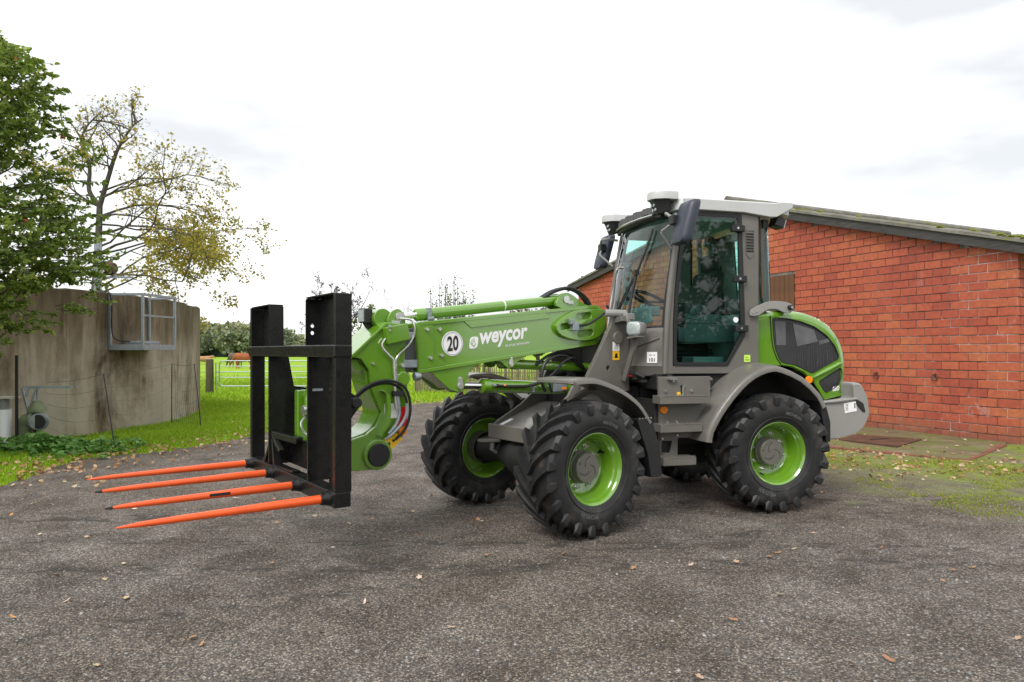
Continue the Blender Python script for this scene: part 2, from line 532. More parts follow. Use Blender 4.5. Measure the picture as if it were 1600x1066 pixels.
def blades(name, x, y, h, w, mat, rg, z0=0.0, label=None, cat=None):
    n = len(x); a = rg.uniform(0, 2 * PI, n); lean = rg.uniform(.1, .75, n); la = rg.uniform(0, 2 * PI, n)
    dx, dy = np.cos(a) * w / 2, np.sin(a) * w / 2
    ox, oy = np.cos(la) * lean * h, np.sin(la) * lean * h
    V = np.zeros((n, 5, 3))
    V[:, 0] = np.stack([x - dx, y - dy, np.full(n, z0 - .01)], 1); V[:, 1] = np.stack([x + dx, y + dy, np.full(n, z0 - .01)], 1)
    V[:, 2] = np.stack([x + dx * .8 + ox * .35, y + dy * .8 + oy * .35, z0 + h * .6], 1); V[:, 3] = np.stack([x - dx * .8 + ox * .35, y - dy * .8 + oy * .35, z0 + h * .6], 1)
    V[:, 4] = np.stack([x + ox, y + oy, z0 + h], 1)
    i = np.arange(n)[:, None] * 5
    F = np.concatenate([i + np.array([[0, 1, 2]]), i + np.array([[0, 2, 3]]), i + np.array([[3, 2, 4]])])
    t = np.clip(rg.normal(.5, .2, n), 0, 1)
    o = obj_from(name, np_mesh(name, V.reshape(-1, 3), F, mat, np.repeat(t, 5)))
    return tag(o, label, cat, kind="stuff")
rg = np.random.default_rng(5)
def scatter(n, x0, x1, y0, y1, dens=None):
    x = rg.uniform(x0, x1, n); y = rg.uniform(y0, y1, n)
    k = ~in_poly(yard_poly, x, y) & ((x - TANKC[0]) ** 2 + (y - TANKC[1]) ** 2 > (TANKR + .02) ** 2)
    if dens is not None: k &= rg.uniform(0, 1, n) < dens(x, y)
    return x[k], y[k]
x, y = scatter(150000, -9.2, -3.4, 4.0, 19.5, lambda x, y: np.clip(1.25 - (y - 8) * .05, .45, 1))
nz = np.array([mnoise.noise(Vector((a * .9, b * .9, 0))) for a, b in zip(x, y)])
edge = np.min(np.stack([np.hypot(x - p[0], y - p[1]) for p in yard_edge[30:150:2]]), 0)
h = (.035 + .035 * rg.random(len(x)) + .05 * np.clip(nz + .2, 0, 1)) * np.clip(.35 + edge * .9, .35, 1.25)
blades("verge_grass", x, y, h, .012, GRASS, rg, label="bright green grass verge between the concrete tank and the gravel", cat="grass")
x, y = scatter(60000, -26, 3.2, 17, 42, lambda x, y: np.clip(1.5 - (y - 17) * .06, .15, 1))
blades("pasture_grass", x, y, .06 + .08 * rg.random(len(x)), .03, GRASS, rg, label="green pasture grass beyond the yard and around the gate", cat="grass")
# mossy tufts beside the wall
x = rg.uniform(1.5, 7.8, 70000); y = rg.uniform(6.0, 14, 70000)
dist = (x - W0.x) * WN.x + (y - W0.y) * WN.y
nz = np.array([mnoise.noise(Vector((a * .8 + 5, b * .8, 2))) + .5 * mnoise.noise(Vector((a * 2.6, b * 2.6, 7))) for a, b in zip(x, y)])
k = (dist > 1.55) & (dist < 5.4) & (nz > -.06 + np.abs(dist - 2.9) * .09)
kk = k
wx = rg.uniform(.1, 8, 900); wd_ = rg.exponential(.05, 900)
x = np.concatenate([x[k], W0.x + WD.x * wx + WN.x * (.02 + wd_)]); y = np.concatenate([y[k], W0.y + WD.y * wx + WN.y * (.02 + wd_)]); k = np.ones(len(x), bool)
blades("moss_tufts", x[k], y[k], .005 + .011 * rg.random(k.sum()), .011, grass_mat("moss_blades", (.14, .17, .014), (.25, .30, .022), (.42, .46, .05)), rg, .002, label="low moss and grass tufts on the gravel in front of the brick wall", cat="moss")

# ================================================================== BRICK BUILDING
bld = empty("brick_building", W0, math.atan2(WD.y, WD.x))
tag(bld, "red brick farm building with low gabled roof behind the loader", "building")
# local axes: x along the gable (away from the right corner), y = into the building is -y ... outward normal is +y
RID_T, RID_Z, RS, LS = 6.2, 4.97, .290, .170
def roof_z(t): return RID_Z - (RID_T - t) * RS if t < RID_T else RID_Z - (t - RID_T) * LS
def brick_mat():
    m, t, b = mat_new("red_brick")
    oi = node(t, "ShaderNodeObjectInfo"); g = t.nodes.new("ShaderNodeNewGeometry")
    ad = node(t, "ShaderNodeMath", operation='ADD'); t.links.new(oi.outputs["Random"], ad.inputs[0]); t.links.new(g.outputs["Random Per Island"], ad.inputs[1])
    fr = node(t, "ShaderNodeMath", operation='FRACT'); t.links.new(ad.outputs[0], fr.inputs[0])
    v = worldpos(t)
    pt = noise(t, .55, 3, .5, v)
    mx = node(t, "ShaderNodeMath", operation='MULTIPLY_ADD'); t.links.new(pt, mx.inputs[0]); mx.inputs[1].default_value = .9
    s2 = node(t, "ShaderNodeMath", operation='MULTIPLY'); t.links.new(fr.outputs[0], s2.inputs[0]); s2.inputs[1].default_value = .44; t.links.new(s2.outputs[0], mx.inputs[2])
    c = ramp(t, [(.12, (.26, .058, .042)), (.38, (.355, .080, .050)), (.60, (.41, .098, .055)), (.82, (.44, .120, .060)), (1.0, (.47, .160, .066))], mx.outputs[0]).outputs["Color"]
    c = mixc(t, c, ramp(t, [(.3, (.72, .70, .70)), (.7, (1.18, 1.15, 1.12))], noise(t, 14, 6, .65, v)).outputs["Color"], .8, 'MULTIPLY')
    # lime bloom washed down from the joints on the damp lower right part
    sp = t.nodes.new("ShaderNodeSeparateXYZ"); t.links.new(g.outputs["Position"], sp.inputs[0])
    bl = noise(t, 3.2, 7, .72, worldpos(t, (1, 1, .5)), .5)
    a1 = node(t, "ShaderNodeMapRange"); a1.inputs["From Min"].default_value = 13.6; a1.inputs["From Max"].default_value = 11.2; t.links.new(sp.outputs["Y"], a1.inputs["Value"])
    mm = node(t, "ShaderNodeMath", operation='MULTIPLY'); t.links.new(a1.outputs[0], mm.inputs[0]); t.links.new(ramp(t, [(.60, (0, 0, 0)), (.74, (.62, .62, .62))], bl).outputs["Color"], mm.inputs[1])
    c = mixc(t, c, (.55, .44, .42), mm.outputs[0])
    # green-grey splash zone at the foot
    a2 = node(t, "ShaderNodeMapRange"); a2.inputs["From Min"].default_value = .35; a2.inputs["From Max"].default_value = .0; t.links.new(sp.outputs["Z"], a2.inputs["Value"])
    m2 = node(t, "ShaderNodeMath", operation='MULTIPLY'); t.links.new(a2.outputs[0], m2.inputs[0]); t.links.new(noise(t, 4, 5, .6, v), m2.inputs[1])
    c = mixc(t, c, (.10, .085, .06), m2.outputs[0])
    t.links.new(c, b.inputs["Base Color"])
    b.inputs["Roughness"].default_value = .72; b.inputs["Specular IOR Level"].default_value = .3
    bump(t, b, noise(t, 45, 6, .7, v), .35, .006)
    return m
def mortar_mat():
    m, t, b = mat_new("mortar")
    v = worldpos(t)
    g = t.nodes.new("ShaderNodeNewGeometry"); sp = t.nodes.new("ShaderNodeSeparateXYZ"); t.links.new(g.outputs["Position"], sp.inputs[0])
    c = ramp(t, [(.35, (.11, .093, .075)), (.65, (.21, .18, .15))], noise(t, 5, 6, .6, v)).outputs["Color"]
    a1 = node(t, "ShaderNodeMapRange"); a1.inputs["From Min"].default_value = 13.4; a1.inputs["From Max"].default_value = 11.6; t.links.new(sp.outputs["Y"], a1.inputs["Value"])
    mm = node(t, "ShaderNodeMath", operation='MULTIPLY'); t.links.new(a1.outputs[0], mm.inputs[0]); t.links.new(ramp(t, [(.50, (0, 0, 0)), (.60, (1, 1, 1))], noise(t, 1.1, 5, .65, v, .4)).outputs["Color"], mm.inputs[1])
    c = mixc(t, c, (.62, .58, .58), mm.outputs[0])
    t.links.new(c, b.inputs["Base Color"]); b.inputs["Roughness"].default_value = .9
    bump(t, b, noise(t, 60, 5, .7, v), .5, .006)
    return m
BRICK, MORTAR = brick_mat(), mortar_mat()
BL, BH, JT = .30, .146, .0155
# local frame: +x along gable, +y = local left of x. WN (outward) in local coordinates:
out_s = 1.0 if Vector((-WD.y, WD.x, 0)).dot(WN) > 0 else -1.0
core = MB()
DEP = 11.0
gable = [(0.006, -.1), (WLEN, -.1), (WLEN, roof_z(WLEN) - .02), (RID_T, RID_Z - .02), (0.006, roof_z(0) - .02)]
core.plate(gable, at=-.016 * out_s if out_s > 0 else .012 + .24, th=.24)
core.plate(gable, at=(-DEP if out_s > 0 else DEP), th=.2)
core.box2((.006, -.012 * out_s - .002, -.1), (.25, -DEP * out_s, roof_z(0) - .05)); core.box2((WLEN - .24, -.02 * out_s, -.1), (WLEN, -DEP * out_s, roof_z(WLEN) - .05))
core.build("wall", MORTAR, bld)
hatch = (4.36, 5.16, 2.40, 3.12)
bl_list = []
nrow = int(RID_Z / BH) + 1
for r in range(nrow):
    z0 = r * BH - .02; off = -(BL / 2) if r % 2 else 0
    x = off
    while x < WLEN:
        a, b_ = (x + JT / 2 if x > .01 else -.007), min(x + BL, WLEN) - JT / 2
        x += BL
        if b_ - a < .05: continue
        zt = z0 + BH - JT
        if max(zt - roof_z(a), zt - roof_z(b_)) > -.03: continue
        if a < hatch[1] and b_ > hatch[0] and z0 < hatch[3] and zt > hatch[2]: 
            if a >= hatch[0] - .02 and b_ <= hatch[1] + .02: continue
            if a < hatch[0]: b_ = hatch[0] - .004
            elif b_ > hatch[1]: a = hatch[1] + .004
            if b_ - a < .04: continue
        bl_list.append((a, b_, z0, zt))
br = random.Random(11)
cache = {}
def brick_mesh(L_, h_):
    k = (round(L_, 2), round(h_, 3), br.randrange(3))
    if k not in cache:
        q = MB(); q.box((0, 0, 0), (L_, .05, h_)); c = .004
        bm = bmesh.new(); me = q.mesh("brick", 0); bm.from_mesh(me)
        bmesh.ops.bevel(bm, geom=[e for e in bm.edges if all((v.co.y * out_s) > 0 for v in e.verts)], offset=c, segments=1, affect='EDGES')
        for v in bm.verts: v.co.x += br.uniform(-.0015, .0015); v.co.z += br.uniform(-.0015, .0015)
        bm.to_mesh(me); bm.free(); me.materials.append(BRICK); cache[k] = me
    return cache[k]
vis = sorted([b for b in bl_list if b[0] < 6.0], key=lambda b: b[0])
single = set(id(b) for b in vis[:300])
rest = MB()
for b4 in bl_list:
    a, b_, z0, zt = b4
    pr = br.uniform(-.004, .005)
    if id(b4) in single:
        o = obj_from("brick", brick_mesh(b_ - a, zt - z0), None, bld)
        o.location = ((a + b_) / 2, out_s * (-.025 + pr), (z0 + zt) / 2)
    else:
        rest.box(((a + b_) / 2, out_s * (-.025 + pr), (z0 + zt) / 2), (b_ - a, .05, zt - z0))
o = obj_from("brickwork", rest.mesh("brickwork", 0), BRICK, bld); o["kind"] = "stuff"
# bricks of the side wall round the corner
rest = MB()
for r in range(int(3.1 / BH)):
    z0 = r * BH - .02; y = (.06 if r % 2 else .06 + BL / 2) - BL
    while y < 3.2:
        a, b_ = max(y, .056) + JT / 2, y + BL - JT / 2; y += BL
        if b_ - a < .04: continue
        rest.box((-.002 + .02 + br.uniform(-.003, .003), -out_s * (a + b_) / 2, z0 + (BH - JT) / 2), (.05, b_ - a, BH - JT))
o = obj_from("side_brickwork", rest.mesh("side_brickwork", 0), BRICK, bld); o["kind"] = "stuff"
# wooden hatch of upright boards
WOODB = simple("brown_stained_boards", (.115, .048, .018), .6, var=.25, scale=3, bumps=.3, bscale=30)
q = MB(); q.box2((hatch[0], -out_s * .01, hatch[2]), (hatch[1], -out_s * .03, hatch[3])); q.build("hatch_frame", DARK, bld)
nb = 6; bw = (hatch[1] - hatch[0]) / nb
pm = MB(); pm.box((0, 0, 0), (bw - .008, .03, hatch[3] - hatch[2] - .01)); pme = pm.mesh("plank", 0); pme.materials.append(WOODB)
for i in range(nb):
    o = obj_from("plank", pme, None, bld); o.location = (hatch[0] + bw * (i + .5), out_s * (.006 + br.uniform(-.003, .003)), (hatch[2] + hatch[3]) / 2)
# iron tethering rings
IRON = simple("rusty_iron", (.06, .035, .025), .8, var=.4, scale=20)
for t_ in (1.30, 2.42):
    q = MB(); q.tube([(t_ + .05 * math.cos(a), out_s * .03, 1.0 + .05 * math.sin(a)) for a in [2 * PI * i / 16 for i in range(17)]], .008, 6, False); q.box((t_, out_s * .015, 1.055), (.03, .05, .03)); q.build("iron_ring", IRON, bld)
# roof
def roof_mat():
    m, t, b = mat_new("fibre_cement_roof"); v = worldpos(t)
    c = ramp(t, [(.3, (.10, .095, .08)), (.65, (.22, .21, .18))], noise(t, 3, 6, .65, v)).outputs["Color"]
    c = mixc(t, c, (.20, .22, .03), ramp(t, [(.56, (0, 0, 0)), (.66, (1, 1, 1))], noise(t, 2.4, 6, .7, v)).outputs["Color"])
    t.links.new(c, b.inputs["Base Color"]); b.inputs["Roughness"].default_value = .9; bump(t, b, noise(t, 25, 5, .7, v), .6, .01)
    return m
ROOFM = roof_mat()
def board_mat():
    m, t, b = mat_new("weathered_board"); v = worldpos(t, (2, 2, 26))
    c = ramp(t, [(.3, (.022, .021, .020)), (.6, (.065, .062, .058)), (.8, (.15, .145, .135))], noise(t, 1.8, 7, .7, v, .3)).outputs["Color"]
    t.links.new(c, b.inputs["Base Color"]); b.inputs["Roughness"].default_value = .85; bump(t, b, noise(t, 4, 6, .7, v), .5, .008)
    return m
BOARD = board_mat()
OV = .14
rdir = {}
def roof_slab(x0, x1, nm):
    z0, z1 = roof_z(x0), roof_z(x1)
    q = MB(); n = 40
    yA, yB = out_s * (OV + .03), -out_s * (DEP + .3)
    # corrugated sheet: waves run along the ridge direction
    N = int(abs(x1 - x0) / .05)
    top, bot = [], []
    rows = []
    for y_ in (yA, yB):
        rows.append([(x0 + (x1 - x0) * i / 2, y_, z0 + (z1 - z0) * i / 2 + .04) for i in range(3)] + [(x0 + (x1 - x0) * i / 2, y_, z0 + (z1 - z0) * i / 2) for i in (2, 1, 0)])
    q.loft(rows, True, True)
    q.build(nm, ROOFM, bld)
    # overlapping sheet edges and corrugation crests seen at the verge
    s = MB(); k = 5
    for i in range(k):
        a, b2 = x0 + (x1 - x0) * i / k, x0 + (x1 - x0) * (i + 1.06) / k
        if (x1 - x0) > 0: b2 = min(b2, x1)
        else: b2 = max(b2, x1)
        for yy in range(14):
            yc = yA - out_s * (.04 + yy * .177)
            s.tube([(a, yc, roof_z(a) + .040 + .010), (b2, yc, roof_z(b2) + .040)], [.03, .03], 7)
    o = s.build("roof_sheet", ROOFM, bld); o["kind"] = "stuff"
roof_slab(RID_T, -.45, "roof_slope"); roof_slab(RID_T, WLEN + .45, "roof_slope")
q = MB(); q.tube([(RID_T, out_s * (OV + .06), RID_Z + .09), (RID_T, -out_s * DEP, RID_Z + .09)], .09, 10); q.build("ridge_cap", ROOFM, bld)
for x0, x1 in ((RID_T, -.5), (RID_T, WLEN + .5)):
    q = MB(); th = .17
    q.plate([(x0, roof_z(x0) + .02), (x1, roof_z(x1) + .02), (x1, roof_z(x1) - th), (x0, roof_z(x0) - th)], at=out_s * OV + (.0 if out_s > 0 else .035), th=.035); q.build("verge_board", BOARD, bld)
q = MB()
for x_ in (-.38, WLEN + .38):
    q.box2((x_ - .06, out_s * OV, roof_z(x_) - .10), (x_ + .06, -out_s * DEP, roof_z(x_) - .02))
q.box2((0, out_s * (OV - .04), roof_z(0) - .06), (-.4, -out_s * DEP, roof_z(0) - .10)); q.build("eaves_soffit", BOARD, bld)
# moss cushions along the verge
q = MB()
for i in range(90):
    t_ = br.uniform(-.3, RID_T) if br.random() < .75 else br.uniform(RID_T, WLEN)
    if 1.2 < t_ < 2.6 and br.random() < .8: continue
    r_ = br.uniform(.018, .05); c = (t_, out_s * (OV + .02 - br.uniform(0, .1)), roof_z(t_) + .07)
    q.tube([(c[0] - r_ * 1.5, c[1], c[2] - .01), (c[0] - r_ * .6, c[1], c[2] + r_ * .35), (c[0] + r_ * .6, c[1], c[2] + r_ * .35), (c[0] + r_ * 1.5, c[1], c[2] - .01)], [.004, r_ * .7, r_ * .6, .004], 6)
o = q.build("roof_moss", simple("roof_moss", (.14, .16, .025), .95, var=.4, scale=15), bld); o["kind"] = "stuff"

# apron slab, its brick edging and the rusty cover plate
def apron_mat():
    m, t, b = mat_new("mossy_concrete"); v = worldpos(t)
    c = ramp(t, [(.3, (.085, .062, .030)), (.55, (.16, .128, .066)), (.75, (.25, .21, .125))], noise(t, 2.2, 7, .68, v)).outputs["Color"]
    c = mixc(t, c, (.12, .14, .022), ramp(t, [(.46, (0, 0, 0)), (.60, (.9, .9, .9))], noise(t, 1.9, 7, .7, v, .4)).outputs["Color"])
    c = mixc(t, c, ramp(t, [(.3, (.6, .6, .6)), (.7, (1.3, 1.3, 1.3))], noise(t, 90, 4, .7, v)).outputs["Color"], .7, 'MULTIPLY')
    t.links.new(c, b.inputs["Base Color"]); b.inputs["Roughness"].default_value = .92; bump(t, b, noise(t, 40, 6, .7, v), .7, .01)
    return m
A1, A2, A3 = Vector((7.60, 10.56, 0)), Vector((6.06, 9.10, 0)), Vector((3.6, 11.4, 0))
A4 = W0 + WD * 5.2 + WN * .02
q = MB(); q.plate([(p.x, p.y) for p in (A1, A2, A3, A4, W0 + WD * .15 + WN * .0)], at=.02, th=.05, plane='xy')
tag(q.build("concrete_apron", apron_mat()), kind="structure")
edg = empty("brick_edging", A2)
tag(edg, "row of red edging bricks laid flat along the apron by the wall", "edging")
EB = simple("edging_brick", (.21, .075, .045), .85, var=.3, scale=6, bumps=.3)
for P, Q in ((A1, A2), (A2, A3)):
    L_ = (Q - P).length; n = int(L_ / .25)
    for i in range(n):
        c = P.lerp(Q, (i + .5) / n); q = MB(); a = math.atan2((Q - P).y, (Q - P).x)
        q.box((0, 0, 0), (L_ / n - .012, .10, .10)); o = q.build("brick", EB, edg, bevel=.006)
        o.location = c - A2 + Vector((0, 0, -.026 + br.uniform(-.012, .008))); o.rotation_euler = (br.uniform(-.03, .03), br.uniform(-.03, .03), a + br.uniform(-.03, .03))
q = MB(); cp = [(5.28, 11.05), (5.93, 11.72), (6.63, 11.05), (5.75, 10.20)]
RUST = simple("rusty_plate", (.085, .035, .018), .8, var=.4, scale=5, bumps=.4, bscale=25)
q.plate(cp, at=.042, th=.02, plane='xy'); cov = q.build("cover_plate", RUST, bevel=.003)
tag(cov, "rusty flat steel cover plate lying on the apron by the wall", "cover plate")
q = MB(); q.bar((5.75, 10.95, .045), (6.1, 11.1, .045), .06, .008); q.build("lifting_slot", DARK, cov)

# ================================================================== CONCRETE TANK
def tank_mat():
    m, t, b = mat_new("stained_concrete")
    v = worldpos(t); g = t.nodes.new("ShaderNodeNewGeometry"); sp = t.nodes.new("ShaderNodeSeparateXYZ"); t.links.new(g.outputs["Position"], sp.inputs[0])
    vv = worldpos(t, (1.0, 1.0, .14))
    c = ramp(t, [(.32, (.034, .025, .015)), (.42, (.112, .084, .052)), (.53, (.24, .192, .128)), (.66, (.42, .37, .295))], noise(t, 2.1, 9, .66, vv, .4)).outputs["Color"]
    c = mixc(t, c, ramp(t, [(.3, (.62, .6, .58)), (.7, (1.25, 1.22, 1.2))], noise(t, 7, 7, .7, worldpos(t, (1, 1, .35)))).outputs["Color"], .85, 'MULTIPLY')
    # pale washed zone low down, algae-dark rim at the top
    lowz = node(t, "ShaderNodeMapRange"); lowz.inputs["From Min"].default_value = 1.9; lowz.inputs["From Max"].default_value = 1.1; t.links.new(sp.outputs["Z"], lowz.inputs["Value"])
    lm = node(t, "ShaderNodeMath", operation='MULTIPLY'); t.links.new(lowz.outputs[0], lm.inputs[0]); t.links.new(ramp(t, [(.40, (0, 0, 0)), (.56, (.85, .85, .85))], noise(t, .62, 8, .72, worldpos(t, (1, 1, .6)), .6)).outputs["Color"], lm.inputs[1])
    c = mixc(t, c, (.42, .385, .30), lm.outputs[0])
    tp = node(t, "ShaderNodeMapRange"); tp.inputs["From Min"].default_value = 1.55; tp.inputs["From Max"].default_value = 2.5; t.links.new(sp.outputs["Z"], tp.inputs["Value"])
    tm = node(t, "ShaderNodeMath", operation='MULTIPLY'); t.links.new(tp.outputs[0], tm.inputs[0]); t.links.new(ramp(t, [(.3, (.1, .1, .1)), (.6, (.9, .9, .9))], noise(t, 2.2, 6, .65, worldpos(t, (1, 1, .25)))).outputs["Color"], tm.inputs[1])
    c = mixc(t, c, (.075, .058, .028), tm.outputs[0])
    spk = node(t, "ShaderNodeTexVoronoi", i_Scale=9.0); t.links.new(v, spk.inputs["Vector"])
    li = ramp(t, [(.05, (.55, .55, .55)), (.10, (0, 0, 0))], spk.outputs["Distance"]).outputs["Color"]
    c = mixc(t, c, (.30, .27, .12), li)
    t.links.new(c, b.inputs["Base Color"]); b.inputs["Roughness"].default_value = .88; b.inputs["Specular IOR Level"].default_value = .3
    bump(t, b, noise(t, 30, 7, .7, v), .5, .01)
    return m
TANKM = tank_mat()
tank = empty("slurry_tank", (TANKC[0], TANKC[1], 0))
tag(tank, "round stained concrete slurry tank behind the apple tree", "tank")
NP = 40; TH = 2.50
for i in range(NP):
    a0 = 2 * PI * i / NP; a1 = 2 * PI * (i + 1) / NP; g_ = .0004; q = MB(); rings = []
    dr = br.uniform(-.005, .005); tz = TH + br.uniform(-.02, .02)
    for k in range(7):
        a = a0 + g_ + (a1 - a0 - 2 * g_) * k / 6; c_, s_ = math.cos(a), math.sin(a)
        rings.append([((TANKR + dr) * c_, (TANKR + dr) * s_, -.15), ((TANKR + dr) * c_, (TANKR + dr) * s_, tz - .015), ((TANKR + dr - .02) * c_, (TANKR + dr - .02) * s_, tz), ((TANKR - .2) * c_, (TANKR - .2) * s_, tz), ((TANKR - .2) * c_, (TANKR - .2) * s_, -.15)])
    q.loft(rings, True, True); q.build("wall_panel", TANKM, tank, angle=30)
q = MB(); q.lathe([(TANKR - .02, 0), (TANKR - .03, TH - .04)], (0, 0, 0), 96); q.v = [(x, z, y) for x, y, z in q.v]; q.build("inner_lining", DARK, tank)
q = MB(); q.v = []; q.plate(circ((0, 0), TANKR - .15, 64), at=1.6, th=.02, plane='xy'); q.build("slurry_surface", DARK, tank)
# ================================================================== WHEEL LOADER
# rear frame: origin under the rear axle, x forward, y to the machine's left, z up
TH_R, TH_F = math.radians(14.6), math.radians(36.2)
loader = empty("wheel_loader", (2.163, 7.036, 0.004), PI + TH_R)
tag(loader, "green and grey articulated wheel loader with telescopic boom and cab on the yard", "wheel loader")
ART = TH_F - TH_R
MF = Matrix.Translation((1.158 + 1.158 * math.cos(ART), 1.158 * math.sin(ART), 0)) @ Matrix.Rotation(ART, 4, 'Z')
def R_(mb, name, mat, parent=loader, **k): return mb.build(name, mat, parent, None, **k)
def F_(mb, name, mat, parent=loader, **k):
    return mb.build(name, mat, parent, MF if parent is loader else None, **k)

# ------------------------------------------------------------------ wheels
def tyre_mesh():
    mb = MB()
    prof = [(.272, -.165), (.30, -.185), (.36, -.205), (.425, -.205), (.462, -.192), (.486, -.165), (.493, -.10), (.495, 0),
            (.493, .10), (.486, .165), (.462, .192), (.425, .205), (.36, .205), (.30, .185), (.272, .165)]
    mb.lathe(prof, (0, 0, 0), 72)
    # bead ring on the sidewalls
    for s in (-1, 1):
        mb.lathe([(.315, s * .188), (.318, s * .197), (.330, s * .203), (.334, s * .200)], (0, 0, 0), 72)
    NL = 20
    def crown(y):      # carcass radius at lateral y
        a = abs(y)
        if a < .165: return .508 - .011 * (a / .165) ** 2
        if a < .195: return .497 - (a - .165) / .03 * .029
        return .468
    for side in (-1, 1):
        for k in range(NL):
            a0 = 2 * PI * (k + (.5 if side > 0 else 0)) / NL
            secs = []
            # lateral, top radius, half-width, base radius
            for (y, rt, hw, rb) in ((-.012, .534, .022, .485), (.05, .538, .024, .485), (.11, .537, .027, .485), (.16, .531, .031, .475),
                                    (.203, .522, .034, .455), (.2145, .508, .035, .44), (.217, .462, .029, .42), (.2085, .432, .020, .405)):
                ang = a0 + .40 * (min(max(y, 0), .20) / .2) ** .8 - (.05 if y < 0 else 0)
                da = hw / .5
                yy = y * side
                yb = min(abs(y), .19) * side if y > 0 else yy
                row = []
                for (dd, rr, ly) in ((-da * 1.25, rb, yb), (-da * .82, rt, yy), (da * .82, rt, yy), (da * 1.25, rb, yb)):
                    row.append((rr * math.cos(ang + dd), ly, rr * math.sin(ang + dd)))
                secs.append(row)
            mb.loft(secs, False)
            mb.add(secs[0], [(0, 1, 2, 3)]); mb.add(secs[-1], [(3, 2, 1, 0)])
    return mb

def sidewall_text(s, r, a_mid, y, h, mb=None):
    """lettering wrapped round the sidewall (seen from +y), centred at angle a_mid"""
    mb = mb or MB()
    vs, fs = text_geo(s, 1.0, .012)
    hh = max(v[1] for v in vs) - min(v[1] for v in vs); k = h / hh
    out = []
    for u, v in vs:
        rr = r + v * k; a = a_mid + (u * k) / r
        out.append((rr * math.cos(a), y, rr * math.sin(a)))
    return mb.add(out, fs)

t_me = tyre_mesh().mesh("tyre", 24)
rim = MB()
rim.lathe([(.268, .158), (.290, .163), (.290, .172), (.281, .176), (.272, .168), (.262, .158), (.258, .135), (.250, .12), (.238, .10), (.236, .075), (.226, .06), (.224, .02), (.205, -.005), (.12, -.012), (.0, -.012)], (0, 0, 0), 64)
rim.lathe([(.268, -.158), (.290, -.163), (.290, -.172), (.281, -.176), (.270, -.168), (.260, -.15), (.250, -.12), (.236, -.08), (.224, -.02), (.20, -.03), (.0, -.03)], (0, 0, 0), 64)
r_me = rim.mesh("rim", 50)
hub = MB()
hub.lathe([(.132, -.02), (.132, .02), (.122, .03), (.120, .078), (.113, .086), (.100, .087), (.0, .087)], (0, 0, 0), 48)
hub.lathe([(.15, -.16), (.15, -.04), (.12, -.03), (.0, -.03)], (0, 0, 0), 32)
h_me = hub.mesh("hub", 35)
swirl = MB()
for i in range(3):
    a = i * 2 * PI / 3 + .4
    pts = [((.028 + .065 * t) * math.cos(a + 1.5 * t), .088, (.028 + .065 * t) * math.sin(a + 1.5 * t)) for t in [j / 8 for j in range(9)]]
    swirl.tube(pts, .0022, 5)
swirl.cyl((.085, .085, .05), (.085, .090, .05), .006, n=8)
s_me = swirl.mesh("hub_groove")
nut = MB()
nut.cyl((0, -.014, 0), (0, .012, 0), .017, .015, 6); nut.cyl((0, .010, 0), (0, .032, 0), .0085, .007, 8)
nut.cyl((0, -.012, 0), (0, -.006, 0), .022, .022, 12)
n_me = nut.mesh("wheel_nut")
valve = MB(); valve.tube([(.19, .0, -.10), (.195, .045, -.103), (.2, .06, -.105)], [.012, .01, .006], 8); valve.box((.2, .02, -.12), (.03, .03, .03))
v_me = valve.mesh("valve")
x1_me = [sidewall_text("MICHELIN", .365, math.radians(-75), .2062, .030).mesh("raised_lettering", 0), sidewall_text("405/70 R20", .372, math.radians(110), .2062, .026).mesh("raised_lettering", 0)]
x2_me = [sidewall_text("405/70 R20", .37, math.radians(-68), .2062, .030).mesh("raised_lettering", 0), sidewall_text("MICHELIN", .37, math.radians(112), .2062, .028).mesh("raised_lettering", 0)]
LETTER = simple("faded_tyre_lettering", (.11, .112, .115), .55, var=.15)
def wheel(frame, x, side, spin, lettering):
    base = MF if frame == 'F' else Matrix.Identity(4)
    m = base @ Matrix.Translation((x, .75 * side, .531)) @ Matrix.Rotation(0 if side > 0 else PI, 4, 'Z')
    w = obj_from("wheel", r_me, GREEN, loader, m)
    w["label"] = {('F', 1): "front left wheel with green rim nearest the camera", ('F', -1): "front right wheel on the far side",
                  ('R', 1): "rear left wheel with green rim under the wide grey fender", ('R', -1): "rear right wheel half hidden under the machine"}[(frame, side)]
    sp = Matrix.Rotation(spin, 4, 'Y')
    obj_from("tyre", t_me, TYRE, w, (Matrix.Identity(4) if side > 0 else Matrix.Rotation(PI, 4, 'Z')) @ sp)
    obj_from("hub", h_me, GREY, w)
    obj_from("hub_groove", s_me, DARK, w, Matrix.Rotation(spin, 4, 'Y'))
    for i in range(8):
        a = 2 * PI * (i + .35) / 8
        obj_from("wheel_nut", n_me, STEEL, w, Matrix.Translation((.165 * math.cos(a), .004, .165 * math.sin(a))))
    obj_from("valve", v_me, BLACKM, w, Matrix.Rotation(PI * 1.0 if frame == 'F' else .75, 4, 'Y'))
    if side > 0:
        for l_ in lettering: obj_from("raised_lettering", l_, LETTER, w)
    return w
wheel('F', 0, 1, .10, x1_me); wheel('F', 0, -1, .22, x1_me)
wheel('R', 0, 1, .31, x2_me); wheel('R', 0, -1, .0, x2_me)

